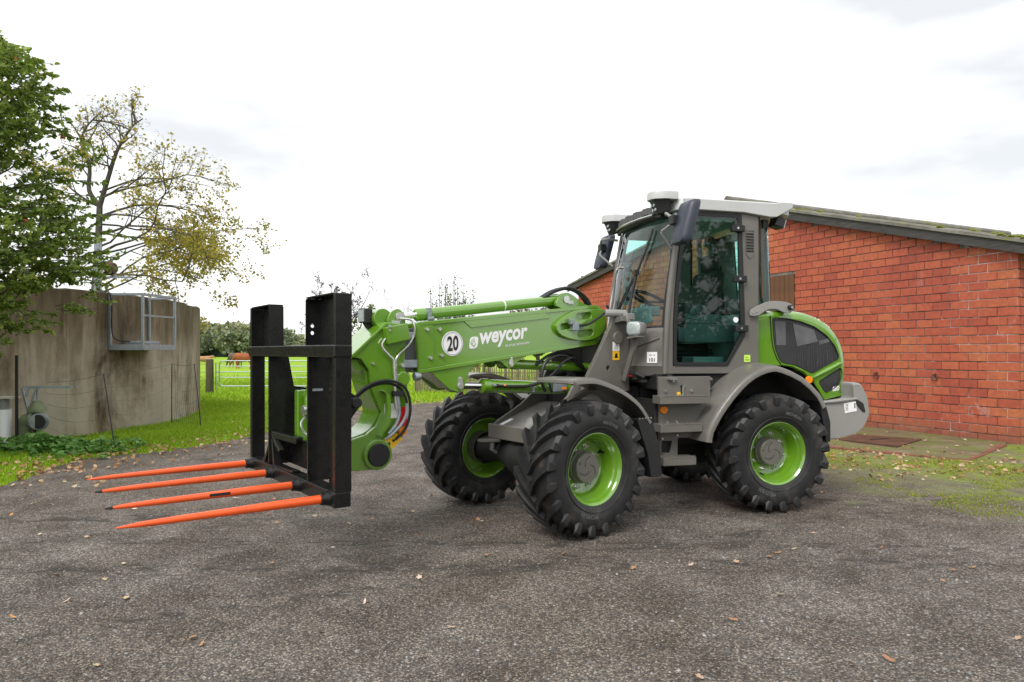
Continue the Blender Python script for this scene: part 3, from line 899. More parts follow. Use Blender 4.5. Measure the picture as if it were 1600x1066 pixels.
# ------------------------------------------------------------------ front frame
ch = MB()
side_prof = [(.165, .62), (.165, .79), (.10, .835), (-.03, .90), (-.16, .97), (-.28, 1.06), (-.34, 1.15), (-.95, 1.15), (-.95, .45), (-.35, .45), (-.2, .62)]
ch.plate(side_prof, at=.27, th=.025); ch.plate(side_prof, at=-.245, th=.025)
top = [(.15, .785), (-.35, .97), (-.9, 1.02), (-.9, .60), (-.2, .60), (.15, .67)]
ch.plate(top, at=.244, th=.488)
ch.box2((.155, -.30, .672), (.185, .30, .80))
F_(ch, "front_chassis", GREY, bevel=.008)
hk = MB(); hk.plate(rounded([(.165, -.30), (.33, -.28), (.34, -.18), (.165, -.1)], .05), at=.672, th=.022, plane='xy')
hk.tube([(.2, -.22, .65), (.205, -.22, .58), (.16, -.22, .55)], .018, 8); hk.tube([(.23, -.16, .65), (.235, -.16, .58), (.19, -.16, .55)], .018, 8)
F_(hk, "tow_bracket", GREY, bevel=.004)
st = MB(); st.box2((.06, -.16, .825), (.165, -.13, .829)); 
_r = Matrix.Rotation(math.radians(20.3), 3, 'Y')
st = MB(); st.box((.07, -.17, .8166), (.13, .05, .002), _r)
F_(st, "chassis_sticker", WHITE)
ax = MB()
ax.tube([(0, -.66, .531), (0, -.45, .531), (0, -.3, .531), (0, -.18, .53), (0, 0, .52), (0, .18, .53), (0, .3, .531), (0, .45, .531), (0, .66, .531)], [.12, .105, .10, .14, .19, .14, .10, .105, .12], 20)
ax.box((0, -.36, .60), (.2, .1, .16)); ax.box((0, .36, .60), (.2, .1, .16))
ax.cyl((.0, 0, .52), (-.9, 0, .55), .045, .045, 10)
F_(ax, "front_axle", DARK, bevel=.006)

# tower plates that carry the boom
tw_o = [(-.795, 1.79), (-.945, 1.795), (-.985, 1.72), (-.985, 1.08), (-.40, 1.08), (-.46, 1.225), (-.735, 1.66)]
for y0 in (.325, -.285):
    t = MB(); t.plate(rounded(tw_o, .03), [circ((-.712, 1.30), .022)] if y0 > 0 else [], at=y0, th=.04)
    o = F_(t, "tower_plate", GREY, bevel=.006)
    if y0 > 0:
        t = MB(); t.cyl((-.83, .31, 1.575), (-.83, .345, 1.575), .058, n=28); F_(t, "pivot_cap", GREY, o, bevel=.006)
        for nm, zz, mt in (("warning_sticker", 1.497, WHITE), ("hazard_sticker", 1.412, YELLOW)):
            t = MB(); t.box((-.812, .3265, zz), (.085, .002, .082)); F_(t, nm, mt, o)
        t = MB(); t.tube([(-.812, .3285, 1.52), (-.835, .3285, 1.475), (-.789, .3285, 1.475), (-.812, .3285, 1.52)], .0022, 4); t.tube([(-.812, .3285, 1.505), (-.812, .3285, 1.488)], .0022, 4)
        t.add([(-.835, .3285, 1.39), (-.79, .3285, 1.39), (-.800, .3285, 1.43), (-.825, .3285, 1.435)], [(0, 1, 2, 3)]); F_(t, "sticker_print", INK, o)
        ho = MB(); ho.plate(circ((-.712, 1.30), .03), at=.31, th=.004); F_(ho, "hole_cover", DARK, o)
tb = MB(); tb.box2((-.97, -.28, 1.1), (-.93, .28, 1.62)); tb.cyl((-.83, -.3, 1.575), (-.83, .3, 1.575), .05, n=16)
F_(tb, "tower_crossplate", GREY, bevel=.005)
dk = MB(); dk.box2((-.92, -.24, .7), (-.45, .24, 1.16)); dk.cyl((-.5, -.2, 1.2), (-.9, -.2, 1.3), .05, n=10); dk.box2((-.85, -.22, 1.16), (-.62, -.02, 1.3))
F_(dk, "hydraulic_block", DARK, bevel=.01)

# front fenders with mud flaps
def fender(name, arc, y_out, y_in, lip, mat, tr, flare=0.0, parent=loader, th=.02):
    P = smooth2(arc, 28)
    mb = MB(); rings = []
    n = len(P)
    for i, (x, z) in enumerate(P):
        a, b = P[max(0, i - 1)], P[min(n - 1, i + 1)]
        tx, tz = b[0] - a[0], b[1] - a[1]; l = math.hypot(tx, tz); nx, nz = -tz / l, tx / l
        if nz < 0 and abs(nz) > abs(nx) * .2: nx, nz = -nx, -nz
        cx, cz = tr
        if (x - cx) * nx + (z - cz) * nz < 0: nx, nz = -nx, -nz
        s = 1 if y_out > y_in else -1
        f = flare
        rings.append([(x + nx * f, y_in, z + nz * f), (x + nx * .004, y_out - s * .05, z + nz * .004), (x - nx * .006, y_out - s * .012, z - nz * .006), (x - nx * .02, y_out, z - nz * .02), (x - nx * lip, y_out, z - nz * lip),
                      (x - nx * lip, y_out - s * .012, z - nz * lip), (x - nx * (th + .008), y_out - s * .03, z - nz * (th + .008)), (x + nx * (f - th), y_in, z + nz * (f - th))])
    mb.loft(rings, True, True)
    return mb
arcF = [(.255, 1.205), (.235, 1.235), (.10, 1.245), (-.047, 1.232), (-.297, 1.147), (-.498, 1.026), (-.634, .875)]
for s in (1, -1):
    f = F_(fender("fender", arcF, .935 * s, .5 * s, .045, GREY, (0, .5)), "front_fender", GREY, angle=50)
    fl = MB(); fl.plate(rounded([(-.45, .90), (-.62, .90), (-.72, .66), (-.75, .40), (-.62, .40), (-.58, .60)], .02), at=.93 * s if s > 0 else -.56, th=.37)
    F_(fl, "mud_flap", BLACKM, f)
    fb = MB()
    for k in range(5): fb.cyl((-.47 - k * .034, .935 * s, .90), (-.47 - k * .034, .945 * s, .90), .006, n=6)
    F_(fb, "flap_rivets", STEEL, f)
    sp = MB(); sp.bar((-.25, .28 * s, 1.0), (-.25, .62 * s, 1.14), .12, .03)
    F_(sp, "fender_support", GREY, f, bevel=.004)

# ------------------------------------------------------------------ boom
SL = math.atan2(.118, 1.0)          # the boom climbs towards the cab
def bz_top(x): return 1.800 - .112 * x
def bz_bot(x): return 1.427 - .128 * x
bm_o = [(1.165, bz_top(1.165)), (-.74, bz_top(-.74)), (-.86, 1.82), (-.86, 1.66), (-.75, bz_bot(-.75)), (1.14, bz_bot(1.14))]
b = MB(); b.plate(bm_o, at=.16, th=.32)
boom = F_(b, "boom", GREEN, bevel=.012, seg=3)
fl = MB()
for s in (1, -1):
    for fz, dz in ((bz_bot, .0), (bz_top, -.0)):
        fl.bar((1.14, s * .163, fz(1.14) + .012 * (1 if fz is bz_bot else -1)), (-.72, s * .163, fz(-.72) + .012 * (1 if fz is bz_bot else -1)), .012, .03)
F_(fl, "boom_edge_rail", GREEN, boom, bevel=.004)
rp = MB()                                      # raised doubler under the top edge
o_ = [(.735, bz_top(.735) - .012), (-.10, bz_top(-.10) - .012), (-.155, bz_top(-.155) - .075), (.665, bz_top(.665) - .085), (.72, bz_top(.72) - .04)]
rp.plate(o_, at=.168, th=.009); F_(rp, "boom_doubler", GREEN, boom, bevel=.003)
fp = MB()                                      # front reinforcing plate
o_ = [(1.158, bz_top(1.158) - .02), (1.02, bz_top(1.02) - .02), (1.005, 1.43), (.955, 1.375), (.90, 1.345), (.90, bz_bot(.9) + .03), (1.138, bz_bot(1.138) + .03)]
fp.plate(o_, at=.1665, th=.007); F_(fp, "boom_front_plate", GREEN, boom, bevel=.003)
for (x, z) in ((1.075, 1.62), (.965, 1.625), (1.045, 1.40), (.945, 1.42), (1.11, 1.62)):
    if x > 1.1: continue
    n_ = MB(); n_.cyl((x, .165, z), (x, .186, z), .017, .014, 6); F_(n_, "boom_bolt", STEEL, boom)
# pivot plate with two slots
lp = MB()
pts = smooth2([(-.205, 1.683), (-.352, 1.784), (-.472, 1.826), (-.70, 1.842), (-.80, 1.815), (-.80, 1.68), (-.70, 1.578), (-.493, 1.548), (-.273, 1.588)], closed=True)
def slot(c, w, h, tilt=-.12):
    L_ = []
    for i in range(20):
        a = 2 * PI * i / 20; cx = (w / 2 - h / 2) * (1 if math.cos(a) >= 0 else -1)
        x, z = cx + h / 2 * math.cos(a), h / 2 * math.sin(a)
        L_.append((c[0] + x, c[1] + z + tilt * x))
    return L_
lp.plate(pts, [slot((-.53, 1.772), .19, .06), slot((-.55, 1.617), .19, .06), slot((-.32, 1.675), .14, .055)], at=.20, th=.05)
piv = F_(lp, "pivot_plate", GREEN, boom, bevel=.006, seg=3)
cl = MB(); cl.box((-.40, .22, 1.672), (.07, .05, .075)); cl.box((-.36, .225, 1.715), (.045, .04, .05)); cl.bar((-.44, .215, 1.675), (-.50, .215, 1.685), .03, .03)
F_(cl, "sensor_clamp", ALU, boom, bevel=.006)
cb = MB(); cb.tube(spline([(-.44, .225, 1.68), (-.54, .235, 1.695), (-.62, .25, 1.735), (-.69, .28, 1.79), (-.75, .29, 1.845), (-.73, .28, 1.87)], 20), .012, 8)
F_(cb, "sensor_cable", RUBBER, boom)
# lugs under the boom
lg = MB()
o_ = [(1.05, bz_bot(1.05) + .01), (.86, 1.145), (.80, 1.125), (.735, 1.13), (.71, 1.19), (.67, 1.30), (.60, 1.335), (.55, bz_bot(.55) + .01)]
lg.plate(o_, at=.155, th=.03); lg.plate(o_, at=-.125, th=.03)
lg.plate([(.83, 1.15), (1.045, bz_bot(1.045) + .005), (1.03, bz_bot(1.03) + .015), (.83, 1.175)], at=.13, th=.26)
F_(lg, "front_boom_lug", GREEN, boom, bevel=.004)
o_ = smooth2([(.45, bz_bot(.45) + .01), (.36, 1.36), (.30, 1.315), (.235, 1.315), (.19, 1.36), (.06, bz_bot(.06) + .01)], 18)
lg = MB(); lg.plate(o_, at=.155, th=.03); lg.plate(o_, at=-.125, th=.03); F_(lg, "rear_boom_lug", GREEN, boom, bevel=.004)
def pin_plate(x, z, y, up=.055, r=.03):
    p = MB(); n = 10
    o1 = [(x + r * math.cos(PI + PI * i / n), z + r * math.sin(PI + PI * i / n)) for i in range(n + 1)]
    o2 = [(x + r * .6 * math.cos(PI * i / n), z + up + r * .6 * math.sin(PI * i / n)) for i in range(n + 1)]
    p.plate(o1 + o2, at=y + .008, th=.008); p.cyl((x, y, z), (x, y + .014, z), r * .72, n=16); p.cyl((x, y, z + up), (x, y + .016, z + up), .009, n=6)
    return p
F_(pin_plate(.765, 1.175, .157), "pin_plate", STEEL, boom, bevel=.002)
F_(pin_plate(.262, 1.345, .157, .05, .024), "pin_plate", STEEL, boom, bevel=.002)
# cylinders
def cylinder(name, p_rod, p_bar, frac, r, rr, bands=()):
    p0, p1 = Vector(p_rod), Vector(p_bar); q = p0.lerp(p1, frac); d = (p1 - p0).normalized()
    c = MB(); c.tube([q, q + d * .012, q + d * .013, q + d * .075, q + d * .076, p1], [r * .85, r * 1.12, r * 1.12, r * 1.12, r, r], 28)
    c.cyl(p1 - Vector((0, .06, 0)), p1 + Vector((0, .06, 0)), r * 1.05, n=20)
    o = F_(c, name, GREEN)
    k = MB(); k.cyl(p0, q + d * .02, rr, n=20); F_(k, "piston_rod", CHROME, o)
    e = MB(); e.cyl(p0 - Vector((0, .055, 0)), p0 + Vector((0, .055, 0)), r * 1.05, n=20); F_(e, "rod_eye", GREEN, o)
    for f in bands:
        w = p0.lerp(p1, f); bb = MB(); bb.cyl(w - d * .006, w + d * .006, r * 1.03, n=28); F_(bb, "cylinder_band", WHITE, o)
    return o
tc = cylinder("tilt_cylinder", (1.287, 0, 1.713), (-.412, 0, 1.925), .115, .046, .026, (.62,))
lk = MB(); lk.plate(smooth2([(-.30, 1.86), (-.33, 1.95), (-.40, 1.985), (-.48, 1.975), (-.62, 1.90), (-.70, 1.87), (-.5, 1.83)], closed=True), at=.09, th=.03)
lk.plate(smooth2([(-.30, 1.86), (-.33, 1.95), (-.40, 1.985), (-.48, 1.975), (-.62, 1.90), (-.70, 1.87), (-.5, 1.83)], closed=True), at=-.06, th=.03)
F_(lk, "cylinder_bracket", GREEN, boom, bevel=.004)
pc = MB(); pc.cyl((-.412, .09, 1.925), (-.412, .102, 1.925), .035, n=20); pc.box((-.46, .098, 1.90), (.06, .01, .03)); F_(pc, "pin_cap", STEEL, boom)
cg = MB(); cg.box((.985, 0, 1.748), (.03, .13, .10)); cg.cyl((1.0, .05, 1.71), (.95, .05, 1.715), .02, n=8); F_(cg, "cylinder_clamp", ALU, tc, bevel=.004)
lc = cylinder("lift_cylinder", (.765, .07, 1.175), (-.56, .07, 1.108), .19, .056, .03)
hl = MB(); hl.tube(spline([(.40, .135, 1.165), (.30, .14, 1.155), (.12, .14, 1.15), (.02, .15, 1.16), (-.12, .16, 1.2), (-.22, .16, 1.27), (-.34, .15, 1.36), (-.46, .14, 1.39), (-.56, .13, 1.33), (-.64, .12, 1.25)], 40), .013, 8)
hl.tube(spline([(-.12, .15, 1.10), (-.08, .16, 1.16), (-.07, .16, 1.25), (-.12, .16, 1.36), (-.25, .15, 1.41), (-.40, .13, 1.40), (-.58, .12, 1.30), (-.7, .1, 1.22)], 40), .015, 8)
hl.tube(spline([(-.02, -.05, 1.14), (-.2, -.02, 1.17), (-.4, 0, 1.18), (-.55, .02, 1.25), (-.7, .05, 1.33)], 30), .015, 8)
hl.tube(spline([(-.05, .1, 1.33), (-.2, .12, 1.42), (-.4, .1, 1.43), (-.6, .05, 1.37), (-.75, .0, 1.3)], 30), .014, 8)
hl.tube(spline([(-.2, .14, 1.09), (-.17, .15, 1.17), (-.22, .15, 1.22)], 12), .011, 8)
F_(hl, "hydraulic_hose", RUBBER, lc)
fit = MB(); fit.cyl((.43, .135, 1.167), (.30, .135, 1.158), .012, n=10); fit.box((.0, .13, 1.14), (.02, .02, .09)); fit.box((-.30, .132, 1.13), (.16, .02, .075))
F_(fit, "hose_fitting", ALU, lc, bevel=.003)
fo = MB(); fo.cyl((.325, .136, 1.16), (.305, .136, 1.159), .015, n=10); fo.box((-.345, .145, 1.118), (.045, .012, .022)); F_(fo, "hose_marker", ORLAMP, lc)
lv = cylinder("leveling_cylinder", (.262, .06, 1.345), (-.72, .06, 1.30), .07, .042, .024)
bh = MB()
for dy, dz in ((.0, 0), (.045, -.012)):
    bh.tube(spline([(-.20, dy - .03, 1.93), (-.33, dy - .02, 2.0), (-.48, dy, 2.035), (-.62, dy, 2.01 + dz), (-.72, dy, 1.93), (-.76, dy, 1.86)], 30), .017, 10)
F_(bh, "boom_hose", RUBBER, boom)
# telescope (inner boom) and lettering
ib = MB(); ib.plate([(1.36, bz_top(1.36) - .04), (1.0, bz_top(1.0) - .04), (1.0, bz_bot(1.0) + .035), (1.36, bz_bot(1.36) + .035)], at=.125, th=.25)
inner = F_(ib, "telescopic_boom", simple("dark_grey_telescope", (.075, .078, .085), .4, var=.15), bevel=.008)
sl = MB(); sl.box((1.21, .136, 1.355), (.13, .03, .06)); F_(sl, "wear_pad", ALU, inner, bevel=.004); sl = MB(); sl.box((1.23, .134, 1.575), (.12, .02, .045)); F_(sl, "wear_pad", ALU, inner, bevel=.004)
sl = MB(); sl.cyl((1.17, .14, 1.255), (1.12, .14, 1.26), .034, n=16); sl.cyl((1.26, .1, 1.25), (1.2, .1, 1.255), .034, n=16)
F_(sl, "adjusting_bolt", ALU, inner, bevel=.004)
def boom_text(vs, fs, cx, cz, y=.1625, ang=None):
    a = SL if ang is None else ang
    return MB().add([(cx - u * math.cos(a) - v * math.sin(a) * 0, y, cz + u * math.sin(a) + v) for u, v in vs], fs)
sg = MB(); sg.plate(circ((.840, 1.512), .098, 40), at=.1640, th=.003); sgo = F_(sg, "speed_sign", WHITE, boom)
sg = MB(); sg.plate(circ((.840, 1.512), .090, 40), [circ((.840, 1.512), .087, 40)], at=.1660, th=.0015); F_(sg, "sign_ring", simple("blue_grey_ink", (.18, .2, .28), .5), sgo)
tv, tf = text_geo("20", 1, .028); h0 = max(v[1] for v in tv) - min(v[1] for v in tv); w0 = max(v[0] for v in tv) - min(v[0] for v in tv)
F_(boom_text([(u * .105 / w0, v * .122 / h0) for u, v in tv], tf, .838, 1.514, .1665), "sign_number", INK, sgo)
tv, tf = text_geo("weycor", 1, .035, .12); w0 = max(v[0] for v in tv) - min(v[0] for v in tv); h0 = max(v[1] for v in tv) - min(v[1] for v in tv)
F_(boom_text([(u * .50 / w0, v * .135 / h0) for u, v in tv], tf, .335, 1.562), "maker_lettering", WHITE, boom)
tv, tf = text_geo("BY ATLAS WEYHAUSEN", 1, .01, .12); w0 = max(v[0] for v in tv) - min(v[0] for v in tv); h0 = max(v[1] for v in tv) - min(v[1] for v in tv)
F_(boom_text([(u * .255 / w0, v * .019 / h0) for u, v in tv], tf, .195, 1.512), "maker_lettering", WHITE, boom)
em = MB(); em.plate([(p[0] , p[1]) for p in rounded([(.685, 1.468), (.602, 1.478), (.590, 1.574), (.672, 1.566)], .03)], at=.1635, th=.002); emo = F_(em, "maker_emblem", WHITE, boom)
em = MB()
for k in range(3):
    for q in range(3):
        cx = .645 - .011 * (k - 1) - .009 * (q - 1) * .4; cz = 1.532 - .012 * (q - 1) + .008 * (k - 1)
        em.plate([(cx + .005, cz), (cx, cz + .006), (cx - .005, cz), (cx, cz - .006)], at=.1642, th=.0008)
em.tube([(.668, .1648, 1.525), (.662, .1648, 1.508), (.645, .1648, 1.497), (.628, .1648, 1.503), (.620, .1648, 1.518)], .0028, 5)
em.tube([(.645, .1648, 1.497), (.634, .1648, 1.484)], .0025, 5)
F_(em, "emblem_print", GREEN, emo)

# ------------------------------------------------------------------ boom head (gooseneck)
hd = [(1.245, 1.655), (1.40, 1.668), (1.69, 1.408), (1.62, 1.395), (1.555, 1.315), (1.545, 1.22), (1.50, 1.10), (1.455, 1.0), (1.50, .90), (1.58, .84), (1.74, .80), (1.86, .78),
      (1.86, .62), (1.72, .585), (1.50, .578), (1.425, .625), (1.385, .715), (1.285, .80), (1.25, .90), (1.243, 1.05), (1.243, 1.27), (1.275, 1.34), (1.262, 1.44)]
hs = MB(); hs.plate(hd, at=.172, th=.035); hs.plate(hd, at=-.137, th=.035)
head = F_(hs, "boom_head", GREEN, bevel=.006, seg=2)
hp = MB()
def ribbon(pts, y0, y1, th):
    rings = []
    for i, (x, z) in enumerate(pts):
        a, b2 = pts[max(0, i - 1)], pts[min(len(pts) - 1, i + 1)]
        tx, tz = b2[0] - a[0], b2[1] - a[1]; l = math.hypot(tx, tz) or 1; nx, nz = -tz / l * th, tx / l * th
        rings.append([(x, y0, z), (x, y1, z), (x + nx, y1, z + nz), (x + nx, y0, z + nz)])
    return rings
hp.loft(ribbon([(1.41, 1.655), (1.70, 1.395)], -.185, .185, .02), True, True)
hp.loft(ribbon(smooth2([(1.62, 1.385), (1.55, 1.30), (1.535, 1.2), (1.49, 1.09), (1.45, 1.0), (1.50, .89), (1.58, .83), (1.74, .79), (1.86, .77)], 24), -.13, .13, .02), True, True)
hp.loft(ribbon(smooth2([(1.26, 1.2), (1.258, 1.05), (1.265, .90), (1.30, .81), (1.40, .72), (1.44, .63), (1.52, .6), (1.72, .6)], 24), -.13, .13, -.02), True, True)
F_(hp, "head_cover_plate", GREEN, head, bevel=.004)
tg = MB(); tg.plate(rounded([(1.69, 1.395), (1.60, 1.385), (1.60, 1.30), (1.64, 1.31)], .015), at=.13, th=.02); F_(tg, "head_gusset", GREEN, head); tg = MB(); tg.plate(rounded([(1.69, 1.395), (1.60, 1.385), (1.60, 1.30), (1.64, 1.31)], .015), at=-.12, th=.02); F_(tg, "head_gusset", GREEN, head)
ey = MB()
for y0 in (.12, -.09):
    ey.plate(smooth2([(1.24, 1.63), (1.235, 1.72), (1.29, 1.775), (1.36, 1.74), (1.38, 1.66), (1.30, 1.6)], closed=True), at=y0, th=.03)
ey.cyl((1.40, -.1, 1.70), (1.40, .08, 1.70), .075, n=24)
F_(ey, "cylinder_eye", GREEN, head, bevel=.005)
pc = MB(); pc.cyl((1.287, .12, 1.713), (1.287, .134, 1.713), .034, n=20); pc.box((1.32, .128, 1.66), (.07, .012, .045)); F_(pc, "pin_cap", STEEL, head, bevel=.002)
vb = MB(); vb.box((1.355, .205, 1.582), (.185, .07, .125), Matrix.Rotation(math.radians(12), 3, 'Y')); F_(vb, "valve_block", GREEN, head, bevel=.006)
for (x, z, r) in ((1.425, 1.635, .010), (1.425, 1.605, .010)):
    q = MB(); q.cyl((x, .23, z), (x, .248, z), r, n=8); F_(q, "valve_bolt", STEEL, head)
for (x, z, r, m_) in ((1.29, 1.345, .02, STEEL), (1.53, 1.36, .012, STEEL), (1.35, .63 + .72, .0001, STEEL)):
    if r < .001: continue
    q = MB(); q.cyl((x, .17, z), (x, .192, z), r, r * .8, 6); F_(q, "head_bolt", m_, head)
q = MB(); q.cyl((1.285, .17, 1.245), (1.285, .195, 1.245), .052, n=28); F_(q, "pivot_boss", GREEN, head, bevel=.006)
q = MB(); q.cyl((1.495, .16, .69), (1.495, .20, .69), .112, n=40); jb = F_(q, "joint_boss", GREEN, head, bevel=.008)
q = MB(); q.cyl((1.495, .195, .69), (1.495, .222, .69), .085, n=40); F_(q, "joint_cap", BLACKM, jb, bevel=.006)
pp = MB()
pp.tube(spline([(1.44, .20, 1.545), (1.468, .20, 1.50), (1.455, .20, 1.465), (1.40, .20, 1.41), (1.375, .20, 1.385), (1.37, .20, 1.33), (1.362, .20, 1.2)], 30), .0085, 8)
pp.tube(spline([(1.30, .15, 1.70), (1.22, .18, 1.69), (1.20, .20, 1.645), (1.205, .20, 1.57), (1.25, .20, 1.50), (1.335, .20, 1.42), (1.355, .20, 1.36), (1.345, .20, 1.2)], 30), .0085, 8)
pp.tube([(1.362, .20, 1.2), (1.36, .20, 1.10), (1.35, .20, 1.02)], .014, 8)
F_(pp, "steel_pipe", STEEL, head)
hh = MB()
hh.tube(spline([(1.345, .205, 1.13), (1.33, .205, 1.02), (1.33, .205, .97), (1.36, .205, .90), (1.42, .205, .84)], 20), .012, 8)
hh.tube(spline([(1.27, .215, 1.06), (1.275, .215, .98), (1.32, .215, .90), (1.40, .215, .83), (1.44, .20, .80)], 20), .012, 8)
F_(hh, "steel_hose_end", ALU, head)
hb = MB(); hb.box((1.34, .20, 1.135), (.085, .04, .04)); F_(hb, "hose_clamp", BLACKM, head, bevel=.004)
hz = MB()
hz.tube(spline([(1.70, .20, 1.10), (1.62, .22, 1.18), (1.53, .23, 1.225), (1.42, .23, 1.235), (1.32, .23, 1.20), (1.265, .225, 1.13), (1.245, .22, 1.0), (1.28, .21, .87), (1.36, .2, .79)], 44), .0105, 8)
hz.tube(spline([(1.70, .18, 1.08), (1.60, .20, 1.17), (1.50, .21, 1.21), (1.40, .21, 1.21), (1.32, .21, 1.17), (1.28, .215, 1.10), (1.27, .215, 1.06)], 44), .0105, 8)
hz.tube(spline([(1.60, -.16, 1.2), (1.72, -.18, 1.22), (1.85, -.2, 1.17)], 12), .012, 8)
F_(hz, "head_hose", RUBBER, head)
rb = MB(); rb.plate([(1.475, 1.16), (1.455, 1.165), (1.44, 1.14), (1.43, 1.02), (1.44, .94), (1.50, .83), (1.48, .82), (1.41, .92), (1.40, 1.02), (1.41, 1.13)], at=.22, th=.05); F_(rb, "head_rib", GREEN, head, bevel=.003)
q = MB(); q.box((1.37, .1735, 1.005), (.13, .002, .11)); F_(q, "white_reflector", WHITE, head)
q = MB(); q.add([(1.248, .1755, .885), (1.36, .1755, .885), (1.248, .1755, 1.035), (1.29, .1755, 1.03)], [(0, 1, 3, 2)]); F_(q, "red_reflector", REDREF, head)
q = MB(); q.cyl((1.292, .172, .848), (1.292, .195, .848), .036, .032, 20); F_(q, "side_marker", ORLAMP, head, bevel=.003)
q = MB(); q.plate([(1.405, .835), (1.47, .775), (1.395, .705), (1.32, .775)], at=.1752, th=.002)
q = MB(); q.plate([(1.375, .85), (1.45, .79), (1.39, .705), (1.285, .79), (1.325, .83)], at=.1752, th=.002); ys = F_(q, "yellow_sticker", YELLOW, head)
q = MB(); q.plate([(1.415, .765), (1.395, .775), (1.385, .755), (1.405, .735)], at=.1765, th=.001); q.plate([(1.375, .79), (1.35, .79), (1.35, .775), (1.37, .77)], at=.1765, th=.001); F_(q, "sticker_print", INK, ys)
q = MB(); q.box((1.50, -.02, 1.72), (.07, .12, .11)); wl = F_(q, "boom_lamp", BLACKM, head, bevel=.012)
q = MB(); q.box((1.537, -.02, 1.72), (.006, .10, .09)); F_(q, "lamp_lens", LENS, wl)
q = MB(); q.bar((1.50, -.02, 1.67), (1.47, -.02, 1.63), .05, .03); F_(q, "lamp_bracket", BLACKM, wl)
# quick coupler at the end of the head
qc = MB(); qc.box2((1.84, -.34, .62), (1.94, .34, .78)); qc.box2((1.86, -.30, .78), (1.95, -.22, 1.16)); qc.box2((1.86, .22, .78), (1.95, .30, 1.16)); qc.cyl((1.87, -.36, 1.12), (1.87, .36, 1.12), .04, n=16)
F_(qc, "quick_coupler", GREEN, bevel=.01)
tl = MB(); tl.tube([(1.86, -.05, .86), (1.87, -.06, 1.10), (1.85, -.06, 1.22)], [.075, .085, .08], 20); F_(tl, "coupler_cylinder", GREEN)
tl = MB(); tl.cyl((1.93, -.06, 1.02), (1.97, -.06, 1.02), .04, n=10); tl.tube(spline([(1.95, -.05, .98), (1.99, -.03, .93), (1.97, 0, .86), (1.93, .03, .84)], 14), .008, 6); F_(tl, "coupler_fitting", STEEL)
# ------------------------------------------------------------------ rear frame body
ub = MB()
ub.box2((-.85, -.30, .55), (1.05, .30, 1.22)); ub.box2((.2, -.62, 1.10), (1.05, .62, 1.245)); ub.box2((-.65, -.5, .9), (.2, .5, 1.28)); ub.box2((.30, -.66, .66), (.95, -.3, 1.15))
ub.box2((.25, -.55, .36), (.95, .1, .7)); ub.box2((1.0, -.25, .55), (1.25, .25, .75)); ub.box2((1.0, -.25, 1.0), (1.25, .25, 1.12)); ub.cyl((1.158, 0, .5), (1.158, 0, 1.16), .07, n=20)
R_(ub, "rear_chassis", DARK, bevel=.01)
ax = MB(); ax.tube([(0, -.66, .531), (0, -.45, .531), (0, -.3, .531), (0, -.18, .53), (0, 0, .52), (0, .18, .53), (0, .3, .531), (0, .45, .531), (0, .66, .531)], [.12, .105, .10, .14, .19, .14, .10, .105, .12], 20)
R_(ax, "rear_axle", DARK)
tk = MB(); tk.box2((.30, .3, .72), (.62, .66, 1.1)); tk.cyl((.45, .55, .62), (.45, .7, .62), .05, n=14); tk.bar((.42, .62, .62), (.33, .62, .40), .03, .04); tk.tube(spline([(.6, .6, .65), (.4, .66, .55), (.3, .6, .42)], 12), .015, 6)
R_(tk, "tank", DARK, bevel=.01)
# side panel with the steps
sp_o = [(1.078, 1.225), (1.07, .70), (1.045, .52), (.89, .52), (.885, .675), (.56, .675), (.56, 1.225)]
sp = MB(); sp.plate(sp_o, [[(1.045, .652), (.945, .65), (.965, .545), (1.04, .545)][::1], rounded([(.86, 1.15), (.822, 1.15), (.812, .985), (.85, .985)], .012)], at=.72, th=.03)
spo = R_(sp, "step_panel", GREY, bevel=.005)
q = MB(); q.box2((.80, .66, .96), (.88, .69, 1.17)); R_(q, "slot_backing", DARK, spo); q = MB(); q.box2((.93, .64, .53), (1.05, .68, .66)); R_(q, "slot_backing", DARK, spo)
q = MB(); q.box((.84, .725, 1.09), (.022, .012, .085)); q.cyl((.838, .71, 1.14), (.838, .735, 1.14), .011, n=8); q.cyl((.838, .71, 1.0), (.838, .735, 1.0), .010, n=8); R_(q, "panel_latch", STEEL, spo)
q = MB(); q.box((.885, .728, 1.072), (.03, .014, .028)); R_(q, "yellow_plug", YELLOW, spo)
for (x, z) in ((1.01, 1.095), (.755, 1.098), (.995, .82), (.905, .82), (1.045, .675), (.90, .70), (.56, 1.2)):
    q = MB(); q.cyl((x, .718, z), (x, .738, z), .013, .011, 8); R_(q, "panel_bolt", STEEL, spo)
q = MB(); q.cyl((1.03, .72, .931), (1.03, .742, .931), .036, .033, 24); R_(q, "side_reflector", ORLAMP, spo, bevel=.003)
q = MB(); q.box((.955, .735, 1.205), (.085, .04, .014)); q.cyl((.945, .73, 1.19), (.945, .75, 1.19), .012, n=8); R_(q, "door_stop", STEEL, spo)
